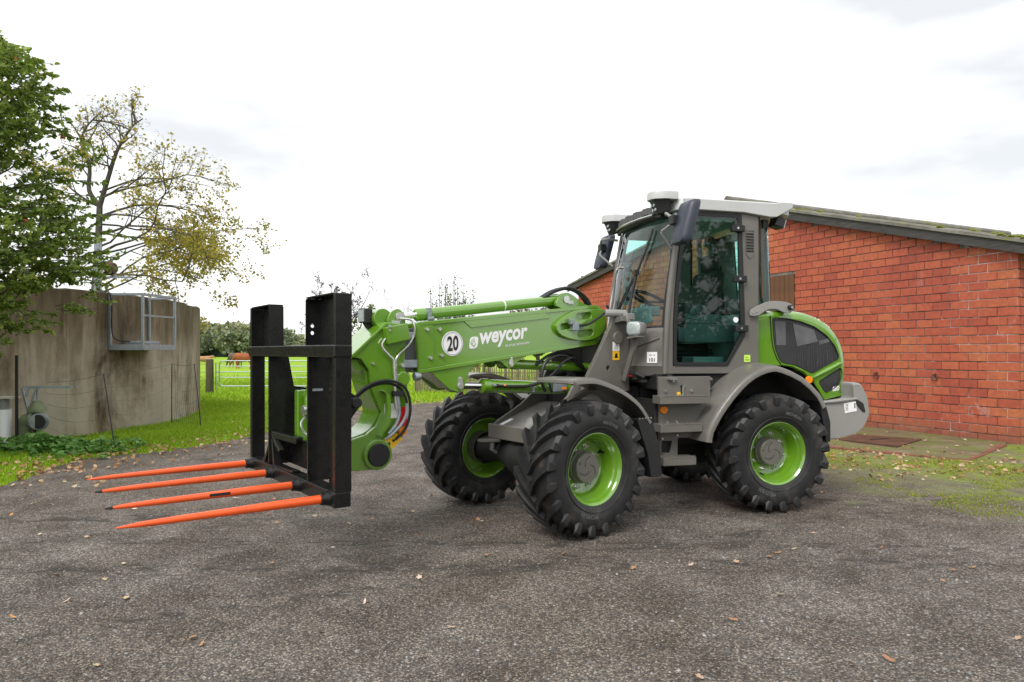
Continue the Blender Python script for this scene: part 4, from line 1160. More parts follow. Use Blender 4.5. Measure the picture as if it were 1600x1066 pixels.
def step(x0, x1, z, yo, slant):
    m = MB()
    m.plate([(x0, .715), (x0, yo - slant), (x0 - .05, yo), (x1 + .0, yo), (x1, .75), (x1 + .03, .715)], at=z, th=.012, plane='xy')
    m.bar((x0, yo - .006, z - .035), (x1, yo - .006, z - .035), .012, .07)
    m.bar((x0 + .0, .72, z - .035), (x0, yo, z - .035), .012, .07); m.bar((x1, .72, z - .035), (x1, yo, z - .035), .012, .07)
    o = R_(m, "step", GREY, loader, bevel=.003)
    t = MB(); n = 20
    for i in range(n):
        x = x0 + (x1 - x0) * (i + .5) / n; w = abs(x1 - x0) / n * .32
        t.add([(x - w, yo - .002, z), (x + w, yo - .002, z), (x, yo - .002, z + .016), (x - w, yo - .01, z), (x + w, yo - .01, z), (x, yo - .01, z + .016)], [(0, 1, 2), (5, 4, 3), (0, 2, 5, 3), (1, 4, 5, 2)])
    R_(t, "step_teeth", GREY, o)
step(1.13, .655, 1.062, .87, .0); step(1.125, .735, .815, .87, .03); step(1.10, .795, .525, .87, .05)
# articulation area: pipes and a dark wall between the frames
q = MB(); q.box2((1.10, -.5, 1.165), (1.16, .55, 1.19)); q.box2((1.08, .1, .8), (1.11, .70, 1.02)); q.tube([(1.12, .5, 1.15), (1.14, .55, 1.22), (1.2, .5, 1.25)], .02, 8); q.box2((1.13, .35, 1.19), (1.2, .5, 1.24))
R_(q, "articulation_guard", DARK, bevel=.005)
q = MB(); q.box((1.24, .42, 1.225), (.08, .02, .014)); R_(q, "red_marker", REDREF)

# rear fenders
arcR = [(.735, .66), (.715, .76), (.62, .92), (.49, 1.08), (.35, 1.21), (.216, 1.287), (.086, 1.322), (-.027, 1.312), (-.247, 1.222), (-.43, 1.068), (-.50, .95)]
for s in (1, -1):
    f = R_(fender("fender", arcR, .945 * s, .50 * s, .055, GREY, (0, .45), flare=.035), "rear_fender", GREY, angle=50)
    q = MB(); q.plate(rounded([(-.42, 1.0), (-.50, .95), (-.545, .80), (-.545, .62), (-.50, .62), (-.47, .80)], .01), at=.93 * s if s > 0 else -.5, th=.42); R_(q, "mud_guard", BLACKM, f)
q = MB(); q.cyl((-.585, .575, 1.175), (-.585, .60, 1.175), .038, .034, 20); R_(q, "rear_marker_lamp", ORLAMP, bevel=.003)

# ------------------------------------------------------------------ engine hood
win1 = [(-.192, 1.775), (-.336, 1.768), (-.497, 1.742), (-.66, 1.69), (-.80, 1.605), (-.892, 1.505), (-.935, 1.418), (-.935, 1.38), (-.78, 1.309), (-.632, 1.237), (-.561, 1.272), (-.432, 1.325), (-.295, 1.345), (-.255, 1.40), (-.218, 1.493), (-.202, 1.603)]
win2 = [(-.714, 1.161), (-.824, 1.221), (-.960, 1.292), (-.975, 1.262), (-.97, 1.21), (-.945, 1.135), (-.879, 1.085), (-.791, 1.048), (-.769, 1.066), (-.722, 1.138)]
crown_o = [(.02, 1.83), (-.12, 1.845), (-.26, 1.85), (-.40, 1.853), (-.53, 1.845), (-.66, 1.815), (-.79, 1.76), (-.90, 1.68), (-.985, 1.575), (-1.035, 1.45), (-1.052, 1.31), (-1.045, 1.17), (-1.02, 1.04)]
low_o = [(-1.0, 1.022), (-.78, .978), (-.714, 1.072), (-.637, 1.167), (-.54, 1.242), (-.40, 1.299), (-.293, 1.316), (.02, 1.316)]
HY = .57
hood_me = MB()
C2 = smooth2(crown_o, 36); nC = len(C2)
secs = [(HY, .085), (HY - .006, .055), (HY - .025, .028), (HY - .06, .011), (HY - .12, .003), (HY - .25, 0), (0, -.012)]
def nrm(i):
    a, b2 = C2[max(0, i - 1)], C2[min(nC - 1, i + 1)]
    tx, tz = b2[0] - a[0], b2[1] - a[1]; l = math.hypot(tx, tz); return (-tz / l, tx / l)     # pointing inwards
rings = []
for i, (x, z) in enumerate(C2):
    nx, nz = nrm(i); row = [(x + nx * d, y, z + nz * d) for y, d in secs]
    row += [(p[0], -p[1], p[2]) for p in row[-2::-1]]
    rings.append(row)
hood_me.loft(rings, False)
side_top = [(C2[i][0] + nrm(i)[0] * .085, C2[i][1] + nrm(i)[1] * .085) for i in range(nC)]
side_o = [p for p in side_top if True] + low_o
split = [(-.165, 1.79), (-.178, 1.60), (-.195, 1.49), (-.235, 1.39), (-.285, 1.325)]
w1 = smooth2(win1, closed=True) if False else rounded(win1, .03, 3); w2 = rounded(win2, .025, 3)
hood_me.plate(side_o, [w1, w2], at=HY, th=.02); hood_me.plate(side_o, [], at=-HY + .02, th=.02)
hood = R_(hood_me, "engine_hood", GREEN, angle=35)
q = MB(); q.plate([(p[0], p[1]) for p in w1], at=HY - .012, th=.006); q.plate(w2, at=HY - .012, th=.006)
q = MB(); q.plate(w1, at=HY - .008, th=.006); R_(q, "side_grille", MESHG, hood)
q = MB(); q.plate(w2, at=HY - .008, th=.006); R_(q, "lower_grille", MESHG, hood)
q = MB(); q.plate([(-.42, 1.72), (-.66, 1.66), (-.70, 1.545), (-.47, 1.50)], at=HY - .004, th=.003); q.plate([(-.22, 1.74), (-.34, 1.735), (-.34, 1.51), (-.24, 1.51)], at=HY - .004, th=.003)
q.plate([(-.47, 1.50), (-.70, 1.545), (-.70, 1.565), (-.46, 1.515)], at=HY - .002, th=.003); q.plate([(-.71, 1.55), (-.83, 1.58), (-.86, 1.55), (-.72, 1.515)], at=HY - .003, th=.003)
R_(q, "radiator_behind_mesh", simple("grey_radiator", (.11, .11, .118), .4, var=.2, scale=9), hood)
q = MB()
for i in range(26):
    x0 = -.47 - i * .0175; zt = 1.50 + (x0 + .47) * -.2 - .006; zb = max(1.25 if x0 < -.6 else 1.31 + (x0 + .47) * .35, 1.235 + max(0, -.64 - x0) * .5) + .012
    if zt > zb: q.bar((x0, HY - .0025, zt), (x0 - .01 + .02 * math.sin(i), HY - .0025, zb), .002, .003)
R_(q, "radiator_fins", simple("fin_grey", (.07, .07, .075), .35, var=.4, scale=30), hood)
q = MB(); q.tube([(x, HY + .001, z) for x, z in split], .006, 6); R_(q, "panel_seam", DARK, hood)
for wv_, r_ in ((w1, .006), (w2, .005)):
    q = MB(); q.tube([(x, HY + .0005, z) for x, z in wv_] + [(wv_[0][0], HY + .0005, wv_[0][1])], r_, 6); R_(q, "grille_seal", DARK, hood)
q = MB(); q.loft([[(x, HY - .005, z - w), (x, HY + .022, z - w * .2), (x, HY + .022, z + w * .2), (x, HY - .005, z + w)] for x, z, w in ((-.60, 1.185, .006), (-.70, 1.222, .024), (-.82, 1.272, .028), (-.93, 1.325, .022), (-.98, 1.345, .004))], True, True)
R_(q, "hood_crease", GREEN, hood, angle=60)
q = MB(); q.loft([[(x, HY - .005, z - w), (x, HY + .018, z - w * .2), (x, HY + .018, z + w * .2), (x, HY - .005, z + w)] for x, z, w in ((-.28, 1.325, .006), (-.40, 1.31, .014), (-.52, 1.262, .018), (-.62, 1.19, .016), (-.66, 1.16, .005))], True, True)
R_(q, "hood_crease", GREEN, hood, angle=60)
tv, tf = text_geo("480", 1, .03, .15); w0 = max(v[0] for v in tv) - min(v[0] for v in tv)
q = MB(); q.add([(-.900 - u * .09 / w0, HY + .0015, 1.085 + v * .10 / w0 + u * .10 / w0 * .12) for u, v in tv], tf); R_(q, "model_lettering", WHITE, hood)
tv, tf = text_geo("AR 480", 1, .02, .1); w0 = max(v[0] for v in tv) - min(v[0] for v in tv)
q = MB()
import bisect
lenC = [0]
for i in range(1, nC): lenC.append(lenC[-1] + math.dist(C2[i - 1], C2[i]))
def on_crown(s, d, y, lift=.002):
    i = min(max(bisect.bisect(lenC, s), 1), nC - 1); t = (s - lenC[i - 1]) / (lenC[i] - lenC[i - 1])
    nx, nz = nrm(i); x = C2[i - 1][0] * (1 - t) + C2[i][0] * t; z = C2[i - 1][1] * (1 - t) + C2[i][1] * t
    return (x + nx * (d - lift), y + lift * .6, z + nz * (d - lift))
s0 = .82
q.add([on_crown(s0 + u * .24 / w0, .034 - v * .24 / w0 * .55, HY - .029 + -.35 * v * .24 / w0) for u, v in tv], tf); R_(q, "model_lettering", WHITE, hood)
for zz in (1.79, 1.34):
    q = MB(); q.cyl((.02, HY, zz), (.02, HY + .02, zz), .014, n=10); q.box((.03, HY, zz), (.03, .03, .02)); R_(q, "hood_hinge", BLACKM, hood)
# hinge arm from the cab to the hood
arm = smooth2([(.135, 1.809), (.123, 1.837), (.047, 1.878), (-.075, 1.919), (-.231, 1.918), (-.315, 1.889), (-.322, 1.844), (-.283, 1.81), (-.217, 1.82), (-.14, 1.847), (-.049, 1.84), (.047, 1.788), (.129, 1.781)], closed=True)
q = MB(); q.plate(arm, at=.70, th=.018); ha = R_(q, "hood_arm", LGREY, bevel=.004)
q = MB(); q.cyl((-.283, .66, 1.863), (-.283, .73, 1.863), .024, n=18); R_(q, "arm_bolt", BLACKM, ha, bevel=.003)
q = MB(); q.cyl((-.283, .73, 1.863), (-.283, .742, 1.863), .013, n=6); q.cyl((.11, .70, 1.81), (.11, .706, 1.81), .01, n=8); q.cyl((.07, .70, 1.82), (.07, .706, 1.82), .01, n=8); R_(q, "arm_screw", STEEL, ha)
q = MB(); q.box2((-.36, .45, 1.85), (-.25, .66, 1.875)); R_(q, "arm_crossbar", ALU, ha, bevel=.004)

# ------------------------------------------------------------------ counterweight
cw_o = rounded([(-.58, .95), (-.98, .99), (-.965, 1.155), (-1.06, 1.15), (-1.12, 1.06), (-1.15, .99), (-1.165, .84), (-1.10, .72), (-1.0, .655), (-.80, .61), (-.58, .605)], .035, 4)
q = MB()
ys = [(-.74, .05), (-.72, .012), (-.66, 0), (.66, 0), (.72, .012), (.74, .05)]
cx_, cz_ = -.82, .82
q.loft([[(cx_ + (x - cx_) * (1 - d * 1.2), y, cz_ + (z - cz_) * (1 - d * 1.2)) for x, z in cw_o] for y, d in ys], True, False)
for y, d in (ys[0], ys[-1]):
    q.plate([(cx_ + (x - cx_) * (1 - d * 1.2), cz_ + (z - cz_) * (1 - d * 1.2)) for x, z in cw_o], at=y, th=0)
cwt = R_(q, "counterweight", LGREY, angle=30)
q = MB(); q.plate(rounded([(-.955, .985), (-1.01, .985), (-1.075, .95), (-1.10, .865), (-1.075, .86), (-1.03, .90)], .02), at=.7435, th=.004); R_(q, "counterweight_recess", DARK, cwt)
q = MB(); q.tube([(-.60, .742, .965), (-.8, .746, .98), (-1.0, .742, .995)], [.014, .02, .012], 8); R_(q, "counterweight_ridge", LGREY, cwt)
q = MB(); q.box((-.925, .7425, .915), (.135, .003, .095), Matrix.Rotation(math.radians(8), 3, 'Y')); cs = R_(q, "counterweight_sticker", WHITE, cwt)
q = MB()
for i in range(5): q.box((-.885, .7445, .945 - i * .014), (.03, .0012, .005), Matrix.Rotation(math.radians(8), 3, 'Y'))
q.box((-.975, .7445, .93), (.012, .0012, .05)); R_(q, "sticker_print", INK, cs)

# ------------------------------------------------------------------ cab
CY_ = .66
cab = MB()
door_o = [(.902, 1.319), (.349, 1.316), (.165, 1.60), (.205, 2.724), (.78, 2.724), (.815, 2.55), (.852, 2.304), (.885, 2.0), (.900, 1.7)]
side_out = [(.985, 1.245), (.02, 1.245), (.02, 2.735), (.825, 2.735), (.865, 2.50), (.905, 2.25), (.945, 1.95), (.968, 1.68), (.983, 1.45)]
cab.plate(side_out, [door_o], at=CY_, th=.06)
cab.plate(side_out, [door_o], at=-CY_ + .06, th=.06)
cab.box2((.02, -.6, 1.245), (.95, .6, 1.29))               # floor
cab.box2((.02, -.6, 1.245), (.06, .6, 1.86))               # rear wall under the window
cab.box2((-.14, -.55, 1.80), (.03, .55, 1.87))
for s in (1, -1):
    cab.bar((-.10, s * .56, 1.86), (-.06, s * .56, 2.70), .04, .05)
caro = R_(cab, "cab", GREY, bevel=.008)
# front lower body: curved panels under the windscreen
def plan(y, x0, k, e=2.4): return x0 - k * (abs(y) / .64) ** e
ysam = [(-.64 + 1.28 * i / 28) for i in range(29)]
fl = MB(); rings = []
for y in ysam:
    rings.append([(plan(y, 1.16, .19) + .012, y, 1.665 + .015 * (abs(y) / .64) ** 2), (plan(y, 1.23, .23) , y, 1.62), (plan(y, 1.26, .265), y, 1.45), (plan(y, 1.265, .275), y, 1.335), (plan(y, 1.28, .285), y, 1.318), (plan(y, 1.265, .28), y, 1.30), (plan(y, 1.23, .26), y, 1.20 + .045 * (abs(y) / .64) ** 2), (plan(y, 1.1, .2), y, 1.20), (plan(y, 1.1, .2), y, 1.66)])
fl.loft(rings, True, True)
R_(fl, "front_panel", GREY, caro, angle=30)
q = MB(); q.tube([(plan(y, 1.262, .268) + .004, y, 1.395 + (y - .2) * .42) for y in [.2 + .42 * i / 10 for i in range(11)]], .008, 6); R_(q, "panel_crease", GREY, caro)
ws = MB(); rings = []
for j in range(15):
    t = j / 14; z = 1.672 + (2.70 - 1.672) * t
    x0 = 1.175 - .215 * t ** 1.25; k = .205 - .045 * t
    rings.append([(plan(y, x0, k), y * (1 - .03 * t), z) for y in ysam])
ws.loft(rings, False)
R_(ws, "windscreen", CLEAR, caro, angle=60)
sb = MB(); sb.tube([(plan(y, 1.177, .205), y, 1.675) for y in ysam], .014, 6); sb.tube([(plan(y, .962, .16), y * .97, 2.70) for y in ysam], .016, 6)
for s in (1, -1):
    sb.tube([(plan(.625, 1.175 - .215 * (j / 10) ** 1.25, .205 - .045 * j / 10), s * .632 * (1 - .03 * j / 10), 1.67 + 1.03 * j / 10) for j in range(11)], .02, 8)
R_(sb, "windscreen_seal", BLACKM, caro)
# A-pillar strips
for s in (1, -1):
    q = MB(); q.tube([(.983, s * .655, 1.25), (.978, s * .66, 1.5), (.958, s * .66, 1.8), (.925, s * .66, 2.1), (.885, s * .655, 2.35), (.84, s * .65, 2.6), (.82, s * .645, 2.72)], .024, 10)
    R_(q, "front_pillar", GREY, caro)
# doors
door_i = [(.872, 1.352), (.365, 1.350), (.214, 1.612), (.245, 2.690), (.745, 2.690), (.778, 2.55), (.815, 2.304), (.85, 2.0), (.868, 1.7)]
for s in (1, -1):
    q = MB(); q.plate(rounded(door_o, .02), [rounded(door_i, .03)], at=.668 if s > 0 else -.643, th=.025)
    d = R_(q, "door", BLACKM, loader, bevel=.005)
    q = MB(); q.plate(rounded(door_i, .01), at=.662 if s > 0 else -.655, th=0); R_(q, "door_glass", GLASS, d)
    if s > 0:
        for (x, z) in ((.262, 2.585), (.24, 2.12), (.225, 1.663)):
            q = MB(); q.box((x, .688, z), (.135, .045, .062)); h = R_(q, "door_hinge", BLACKM, d, bevel=.008)
        q = MB(); 
        for (x, z) in ((.262, 2.585), (.24, 2.12), (.225, 1.663)): q.cyl((x + .01, .71, z), (x + .01, .716, z), .011, n=8)
        R_(q, "hinge_screw", STEEL, d)
        q = MB(); q.cyl((.268, .664, 1.743), (.268, .669, 1.743), .026, n=20); R_(q, "door_sticker", WHITE, d)
        q = MB(); q.box((.83, .645, 1.78), (.10, .03, .22)); q.box((.835, .66, 1.735), (.07, .03, .035)); R_(q, "door_latch", BLACKM, d, bevel=.006)
        q = MB(); q.box((.72, .64, 1.765), (.16, .02, .03), Matrix.Rotation(math.radians(-8), 3, 'Y')); R_(q, "door_handle", DASH, d, bevel=.006)
# rear glass wrapping the corner and rear pillar trim
q = MB()
pl = [(.02, .60), (-.03, .60), (-.09, .595), (-.135, .575), (-.155, .53), (-.16, .3), (-.16, 0), (-.16, -.3), (-.155, -.53), (-.135, -.575), (-.09, -.595), (.02, -.60)]
q.loft([[(x - .04 * (1 - t), y, 1.87 + .81 * t) for x, y in pl] for t in (0, .25, .5, .75, 1)], False)
R_(q, "rear_window", GLASS, caro, angle=60)
q = MB(); q.box2((.0, .60, 1.86), (.022, .645, 2.72)); q.box2((.0, -.645, 1.86), (.022, -.60, 2.72)); R_(q, "rear_seal", DARK, caro)
q = MB(); q.tube([(-.06, .6, 1.95), (-.05, .6, 2.3), (-.04, .6, 2.68)], .008, 6); R_(q, "antenna_cable", simple("brown_cable", (.12, .05, .02), .6), caro)
q = MB(); q.box((-.16, .3, 2.3), (.02, .05, .05)); q.box2((-.06, .585, 2.62), (-.12, .61, 2.70)); R_(q, "window_catch", BLACKM, caro)
# vent, stickers
q = MB()
for i in range(7): q.box((.117, .664, 2.385 + i * .027), (.075, .008, .012))
R_(q, "pillar_vent", DARK, caro, bevel=.002)
q = MB(); q.plate(rounded([(.16, 2.59), (.117, 2.645), (.074, 2.59), (.074, 2.36), (.117, 2.31), (.16, 2.36)], .02), [rounded([(.156, 2.575), (.078, 2.575), (.078, 2.372), (.156, 2.372)], .004)], at=.666, th=.005); R_(q, "vent_frame", GREY, caro)
q = MB(); q.box((.145, .662, 1.385), (.065, .003, .065)); R_(q, "lime_sticker", LIME, caro)
q = MB(); q.box((.145, .664, 1.372), (.045, .002, .008)); q.box((.15, .664, 1.395), (.03, .002, .006)); R_(q, "sticker_print", GREEN, caro)
# noise-level sticker on the front panel, turned with the panel
ang = math.atan2(plan(.60, 1.26, .265) - plan(.54, 1.26, .265), .06)
ctr = Vector((plan(.57, 1.262, .268) + .006, .57, 1.395)); ux = Vector((math.sin(ang), math.cos(ang), 0)); nn = Vector((ux.y, -ux.x, 0))
q = MB(); q.add([ctr + ux * a + Vector((0, 0, b)) + nn * .003 for a, b in ((-.05, -.05), (.05, -.05), (.05, .05), (-.05, .05))], [(0, 1, 2, 3)]); ns = R_(q, "noise_sticker", WHITE, caro)
q = MB(); tv, tf = text_geo("101", .05, .001, 0, .055); q.add([ctr + ux * u + Vector((0, 0, v - .022)) + nn * .0045 for u, v in tv], tf)
tv, tf = text_geo("LWA   dB", .05, .001, 0, .06); q.add([ctr + ux * u + Vector((0, 0, v + .022)) + nn * .0045 for u, v in tv], tf); R_(q, "sticker_print", INK, ns)
# roof
rf = MB()
ro = [(.88, .50), (.86, .64), (.76, .685), (-.22, .685), (-.33, .65), (-.35, .45)]
ro = ro + [(x, -y) for x, y in ro[::-1]]
rr_ = rounded(ro, .05, 3)
rf.loft([[(x * (1 - .0) , y * .96, 2.735) for x, y in rr_], [(x, y, 2.742) for x, y in rr_], [(x, y, 2.80) for x, y in rr_], [(x * .985, y * .985, 2.835) for x, y in rr_], [(x * .95, y * .93, 2.855) for x, y in rr_], [(x * .6, y * .6, 2.862) for x, y in rr_]], True, True)
roof = R_(rf, "roof", ROOFW, loader, angle=45)
for s in (1, -1):
    q = MB()
    q.loft([[(x, s * .70, z) for x, z in ((.80, 2.738), (.2, 2.735), (-.08, 2.705), (-.15, 2.71), (-.32, 2.80), (-.33, 2.852), (-.20, 2.852), (-.12, 2.836), (.80, 2.836))], [(x, s * .62, z) for x, z in ((.80, 2.735), (.2, 2.735), (-.08, 2.705), (-.15, 2.71), (-.32, 2.80), (-.33, 2.862), (-.20, 2.862), (-.12, 2.846), (.80, 2.846))]], True, True)
    R_(q, "roof_edge", ROOFW, roof, bevel=.008)
for s in (1, -1):
    q = MB(); q.loft([[(x, s * y, 2.83 + dz) for x, y in rounded([(.84, .42), (1.02, .44), (1.10, .52), (1.08, .62), (.98, .67), (.84, .665)], .03, 3)] for dz in (0, .05)] +
                     [[(x * .985 + .012, s * (y * .97 + .015), 2.90) for x, y in rounded([(.84, .42), (1.02, .44), (1.10, .52), (1.08, .62), (.98, .67), (.84, .665)], .03, 3)]], True, True)
    e = R_(q, "roof_ear", ROOFW, roof, angle=45)
    q = MB(); q.loft([[(.90, s * .46, 2.83), (1.05, s * .48, 2.83), (1.06, s * .60, 2.83), (.92, s * .65, 2.83)], [(.90, s * .48, 2.72), (1.0, s * .50, 2.70), (1.01, s * .585, 2.70), (.92, s * .62, 2.72)]], True, True)
    R_(q, "work_lamp", BLACKM, roof, bevel=.008)
    q = MB()
    for a, b2 in ((.515, 2.745), (.565, 2.745), (.515, 2.785), (.565, 2.785)): q.cyl((1.008 + (b2 - 2.70) * .37, s * a, b2), (1.018 + (b2 - 2.70) * .37, s * a, b2), .014, n=12)
    R_(q, "lamp_lens", LENS, roof)
    q = MB(); q.box((-.22, s * .60, 2.675), (.10, .12, .10), Matrix.Rotation(math.radians(-18), 3, 'Y')); wl = R_(q, "rear_work_lamp", BLACKM, roof, bevel=.012)
    q = MB(); q.box((-.272, s * .60, 2.66), (.006, .10, .085), Matrix.Rotation(math.radians(-18), 3, 'Y')); R_(q, "lamp_lens", LENS, roof)
vs = MB()
N = 9
for i in range(N):
    y0 = -.42 + .84 * i / N; y1 = y0 + .84 / N * .93
    z = 2.765 + (.012 if i % 2 else 0)
    vs.loft([[(plan(y, 1.02, .14) - .10, y, z - .03), (plan(y, 1.02, .14), y, z - .03), (plan(y, 1.02, .14), y, z + .035), (plan(y, 1.02, .14) - .10, y, z + .05)] for y in (y0, (y0 + y1) / 2, y1)], True, True)
R_(vs, "roof_visor", simple("visor_grey", (.09, .09, .088), .6), roof, bevel=.004)
q = MB(); q.tube([(plan(y, 1.035, .14), y, 2.722) for y in [-.42 + .84 * i / 16 for i in range(17)]], .012, 8); R_(q, "visor_trim", STEEL, roof)
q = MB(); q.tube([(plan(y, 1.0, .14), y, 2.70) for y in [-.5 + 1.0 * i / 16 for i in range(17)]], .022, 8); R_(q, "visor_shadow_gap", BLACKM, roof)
q = MB(); q.cyl((.3, .5, 2.86), (.3, .5, 2.875), .02, n=8); R_(q, "roof_cap", simple("red_plastic", (.4, .02, .02), .5), roof)
# mirrors
def mirror(s):
    q = MB()
    o1 = rounded([(.83, 2.765), (.775, 2.775), (.775, 2.60), (.845, 2.37), (.975, 2.36), (.965, 2.45), (.90, 2.74)], .04, 4)
    Y0 = .86 * s
    # housing is a box turned to face the driver: wide in y, thin in x
    def pt(u, v, w):      # u across (0 inner .. 1 outer), v height, w depth
        x = .86 + (.155 if v < .5 else 0) * 0 + (.105 * (1 - v)) + w
        return (x, s * (.80 + .235 * u), 2.375 + .385 * v)
    ring = rounded([(0, 0), (1, 0), (1, 1), (0, 1)], .18, 4)
    q.loft([[pt(u * .94 + .03, v * .96 + .02, -.035) for u, v in ring], [pt(u, v, -.025) for u, v in ring], [pt(u, v, .02) for u, v in ring], [pt(.5 + (u - .5) * .9, .5 + (v - .5) * .93, .055) for u, v in ring], [pt(.5 + (u - .5) * .6, .5 + (v - .5) * .7, .07) for u, v in ring]], True, True)
    m = R_(q, "mirror", MIRRORB, loader, angle=50)
    q = MB(); q.loft([[pt(.5 + (u - .5) * .86, .5 + (v - .5) * .9, -.0365) for u, v in ring], [pt(.5 + (u - .5) * .86, .5 + (v - .5) * .9, -.0355) for u, v in ring]], True, True); R_(q, "mirror_glass", simple("mirror_glass", (.8, .8, .82), .05, metal=1), m) if False else None
    q = MB(); q.box((.985, s * .83, 2.60), (.07, .085, .085)); R_(q, "mirror_clamp", BLACKM, m, bevel=.01)
    q = MB(); q.tube(spline([(.87, s * .66, 2.66), (.98, s * .69, 2.675), (1.02, s * .76, 2.67), (1.0, s * .82, 2.62)], 16), .013, 8)
    q.tube([(1.0, s * .82, 2.57), (1.05, s * .73, 2.52), (1.05, s * .72, 2.50), (.93, s * .665, 2.38)], .011, 8)
    R_(q, "mirror_arm", LGREY, m)
mirror(1); mirror(-1)
# wipers
q = MB(); q.tube([(1.175 - .01, .40, 2.46), (1.085, .43, 2.55 - .25), (1.15, .30, 2.12)], .009, 6)
q = MB()
def wsx(y, z):
    t = min(max((z - 1.672) / 1.028, 0), 1); return plan(y, 1.175 - .215 * t ** 1.25, .205 - .045 * t) + .018
for (pts, r) in (([(.38, 2.60), (.36, 2.45), (.31, 2.28), (.29, 2.2)], .012), ([(.29, 2.2), (.27, 2.05), (.27, 1.9), (.27, 1.78)], .013), ([(.29, 2.2), (.18, 2.0), (.02, 1.78), (-.06, 1.69)], .008), ([(.28, 2.21), (.14, 2.0), (-.02, 1.78), (-.09, 1.69)], .007)):
    q.tube([(wsx(y, z) + .01, y, z) for y, z in pts], r, 6)
q.box((wsx(.29, 2.2) + .02, .29, 2.2), (.04, .05, .05))
R_(q, "windscreen_wiper", BLACKM, caro)
q = MB(); q.tube(spline([(1.03, -.18, 2.27), (1.07, -.18, 2.275), (1.10, -.17, 2.22), (1.13, -.16, 2.0), (1.17, -.15, 1.82), (1.17, -.15, 1.68)], 24), .013, 8)
q = MB(); q.tube(spline([(1.11, .04, 2.27), (1.15, .02, 2.275), (1.185, .02, 2.22), (1.21, .02, 2.0), (1.24, .02, 1.82), (1.24, .02, 1.66)], 24), .012, 8)
R_(q, "grab_rail", GREY, caro)
# interior
q = MB(); q.box((.42, 0, 1.60), (.48, .50, .12)); q.box((.20, 0, 1.95), (.12, .48, .62), Matrix.Rotation(math.radians(-10), 3, 'Y')); q.box((.14, 0, 2.35), (.09, .28, .18)); q.box((.42, .0, 1.42), (.36, .36, .22))
R_(q, "driver_seat", SEATM, caro, bevel=.05, seg=4)
q = MB()
for i in range(4): q.box((.42, 0, 1.36 + i * .035), (.40 - .02 * (i % 2), .42 - .02 * (i % 2), .02))
R_(q, "seat_bellows", BLACKM, caro, bevel=.006)
q = MB(); q.box((.45, .32, 1.76), (.46, .10, .10)); q.box((.38, .40, 1.62), (.60, .14, .18)); q.cyl((.52, .36, 1.83), (.52, .44, 1.83), .05, n=24)
R_(q, "armrest_console", DASH, caro, bevel=.02)
q = MB(); q.lathe([(.03, -.03), (.052, -.02), (.056, 0), (.052, .02), (.03, .03), (.03, -.03)], (.505, .44, 1.845), 28); R_(q, "control_knob", simple("grey_knob", (.12, .12, .125), .45), caro)
q = MB(); q.box((.98, 0, 1.60), (.22, .9, .16)); q.box((.92, .0, 1.80), (.12, .30, .16), Matrix.Rotation(math.radians(25), 3, 'Y')); q.tube([(1.0, 0, 1.5), (.86, 0, 1.92)], .045, 10); q.box((.72, -.1, 1.86), (.10, .12, .10))
R_(q, "dashboard", CABIN, caro, bevel=.02)
q = MB()
cst, nst = Vector((.82, 0, 1.97)), Vector((-.42, 0, .9)).normalized()
e1, e2 = Vector((0, 1, 0)), nst.cross(Vector((0, 1, 0)))
q.tube([cst + (e1 * math.cos(a) + e2 * math.sin(a)) * .19 for a in [2 * PI * i / 32 for i in range(33)]], .017, 8, False)
for a in (.5, 2.6, 4.7): q.tube([cst - nst * .03, cst + (e1 * math.cos(a) + e2 * math.sin(a)) * .18], .014, 6)
R_(q, "steering_wheel", BLACKM, caro)
q = MB(); q.box2((.06, -.55, 1.29), (.16, .55, 1.8)); q.box2((.3, .3, 1.29), (.62, .52, 1.40)); q.box2((.55, -.55, 1.29), (.9, -.3, 1.6)); R_(q, "cab_interior_panel", CABIN, caro, bevel=.01)
q = MB(); q.box((.80, -.56, 2.18), (.10, .01, .46)); ip = R_(q, "instruction_placard", simple("pale_placard", (.6, .68, .66), .5), caro)
q = MB()
for i in range(4): q.box((.80 + .01 * math.sin(i * 3), -.553, 2.02 + i * .105), (.045, .002, .04)); 
R_(q, "placard_print", INK, ip)
q = MB(); q.box2((.10, -.60, 2.66), (.85, .60, 2.72)); R_(q, "cab_headliner", CABIN, caro)
# headlights on the front tower
for s in (1, -1):
    q = MB(); rr2 = rounded([(-.085, -.065), (.085, -.065), (.085, .065), (-.085, .065)], .05, 5)
    c0 = Vector((-.86, .52 * s, 1.655))
    q.loft([[c0 + Vector((dx, u * k, v * k)) for u, v in rr2] for dx, k in ((-.10, .55), (-.07, .85), (0, 1.0), (.02, 1.0))], True, True)
    hd_ = F_(q, "headlight", simple("lamp_grey", (.2, .2, .2), .4) if s > 0 else GREY, angle=50)
    q = MB(); q.loft([[c0 + Vector((dx, u * k, v * k)) for u, v in rr2] for dx, k in ((.021, .95), (.035, .9), (.042, .6))], True, True); F_(q, "lamp_lens", LENS, hd_, angle=60)
    q = MB(); q.bar((-.85, .30 * s, 1.73), (-.85, .42 * s, 1.75), .12, .05); q.bar((-.87, .42 * s, 1.74), (-.87, .52 * s, 1.58), .05, .02); q.bar((-.90, .50 * s, 1.58), (-.90, .34 * s, 1.18), .03, .05); q.bar((-.86, .46 * s, 1.57), (-.86, .58 * s, 1.585), .10, .02)
    F_(q, "lamp_bracket", GREY, hd_, bevel=.005)
    q = MB(); q.tube([(-.70, .30 * s, 1.80), (-.76, .33 * s, 1.80), (-.90, .36 * s, 1.80)], .035, 10); q.box((-.90, .37 * s, 1.77), (.10, .12, .06)); F_(q, "boom_pin_end", LGREY, hd_, bevel=.006)

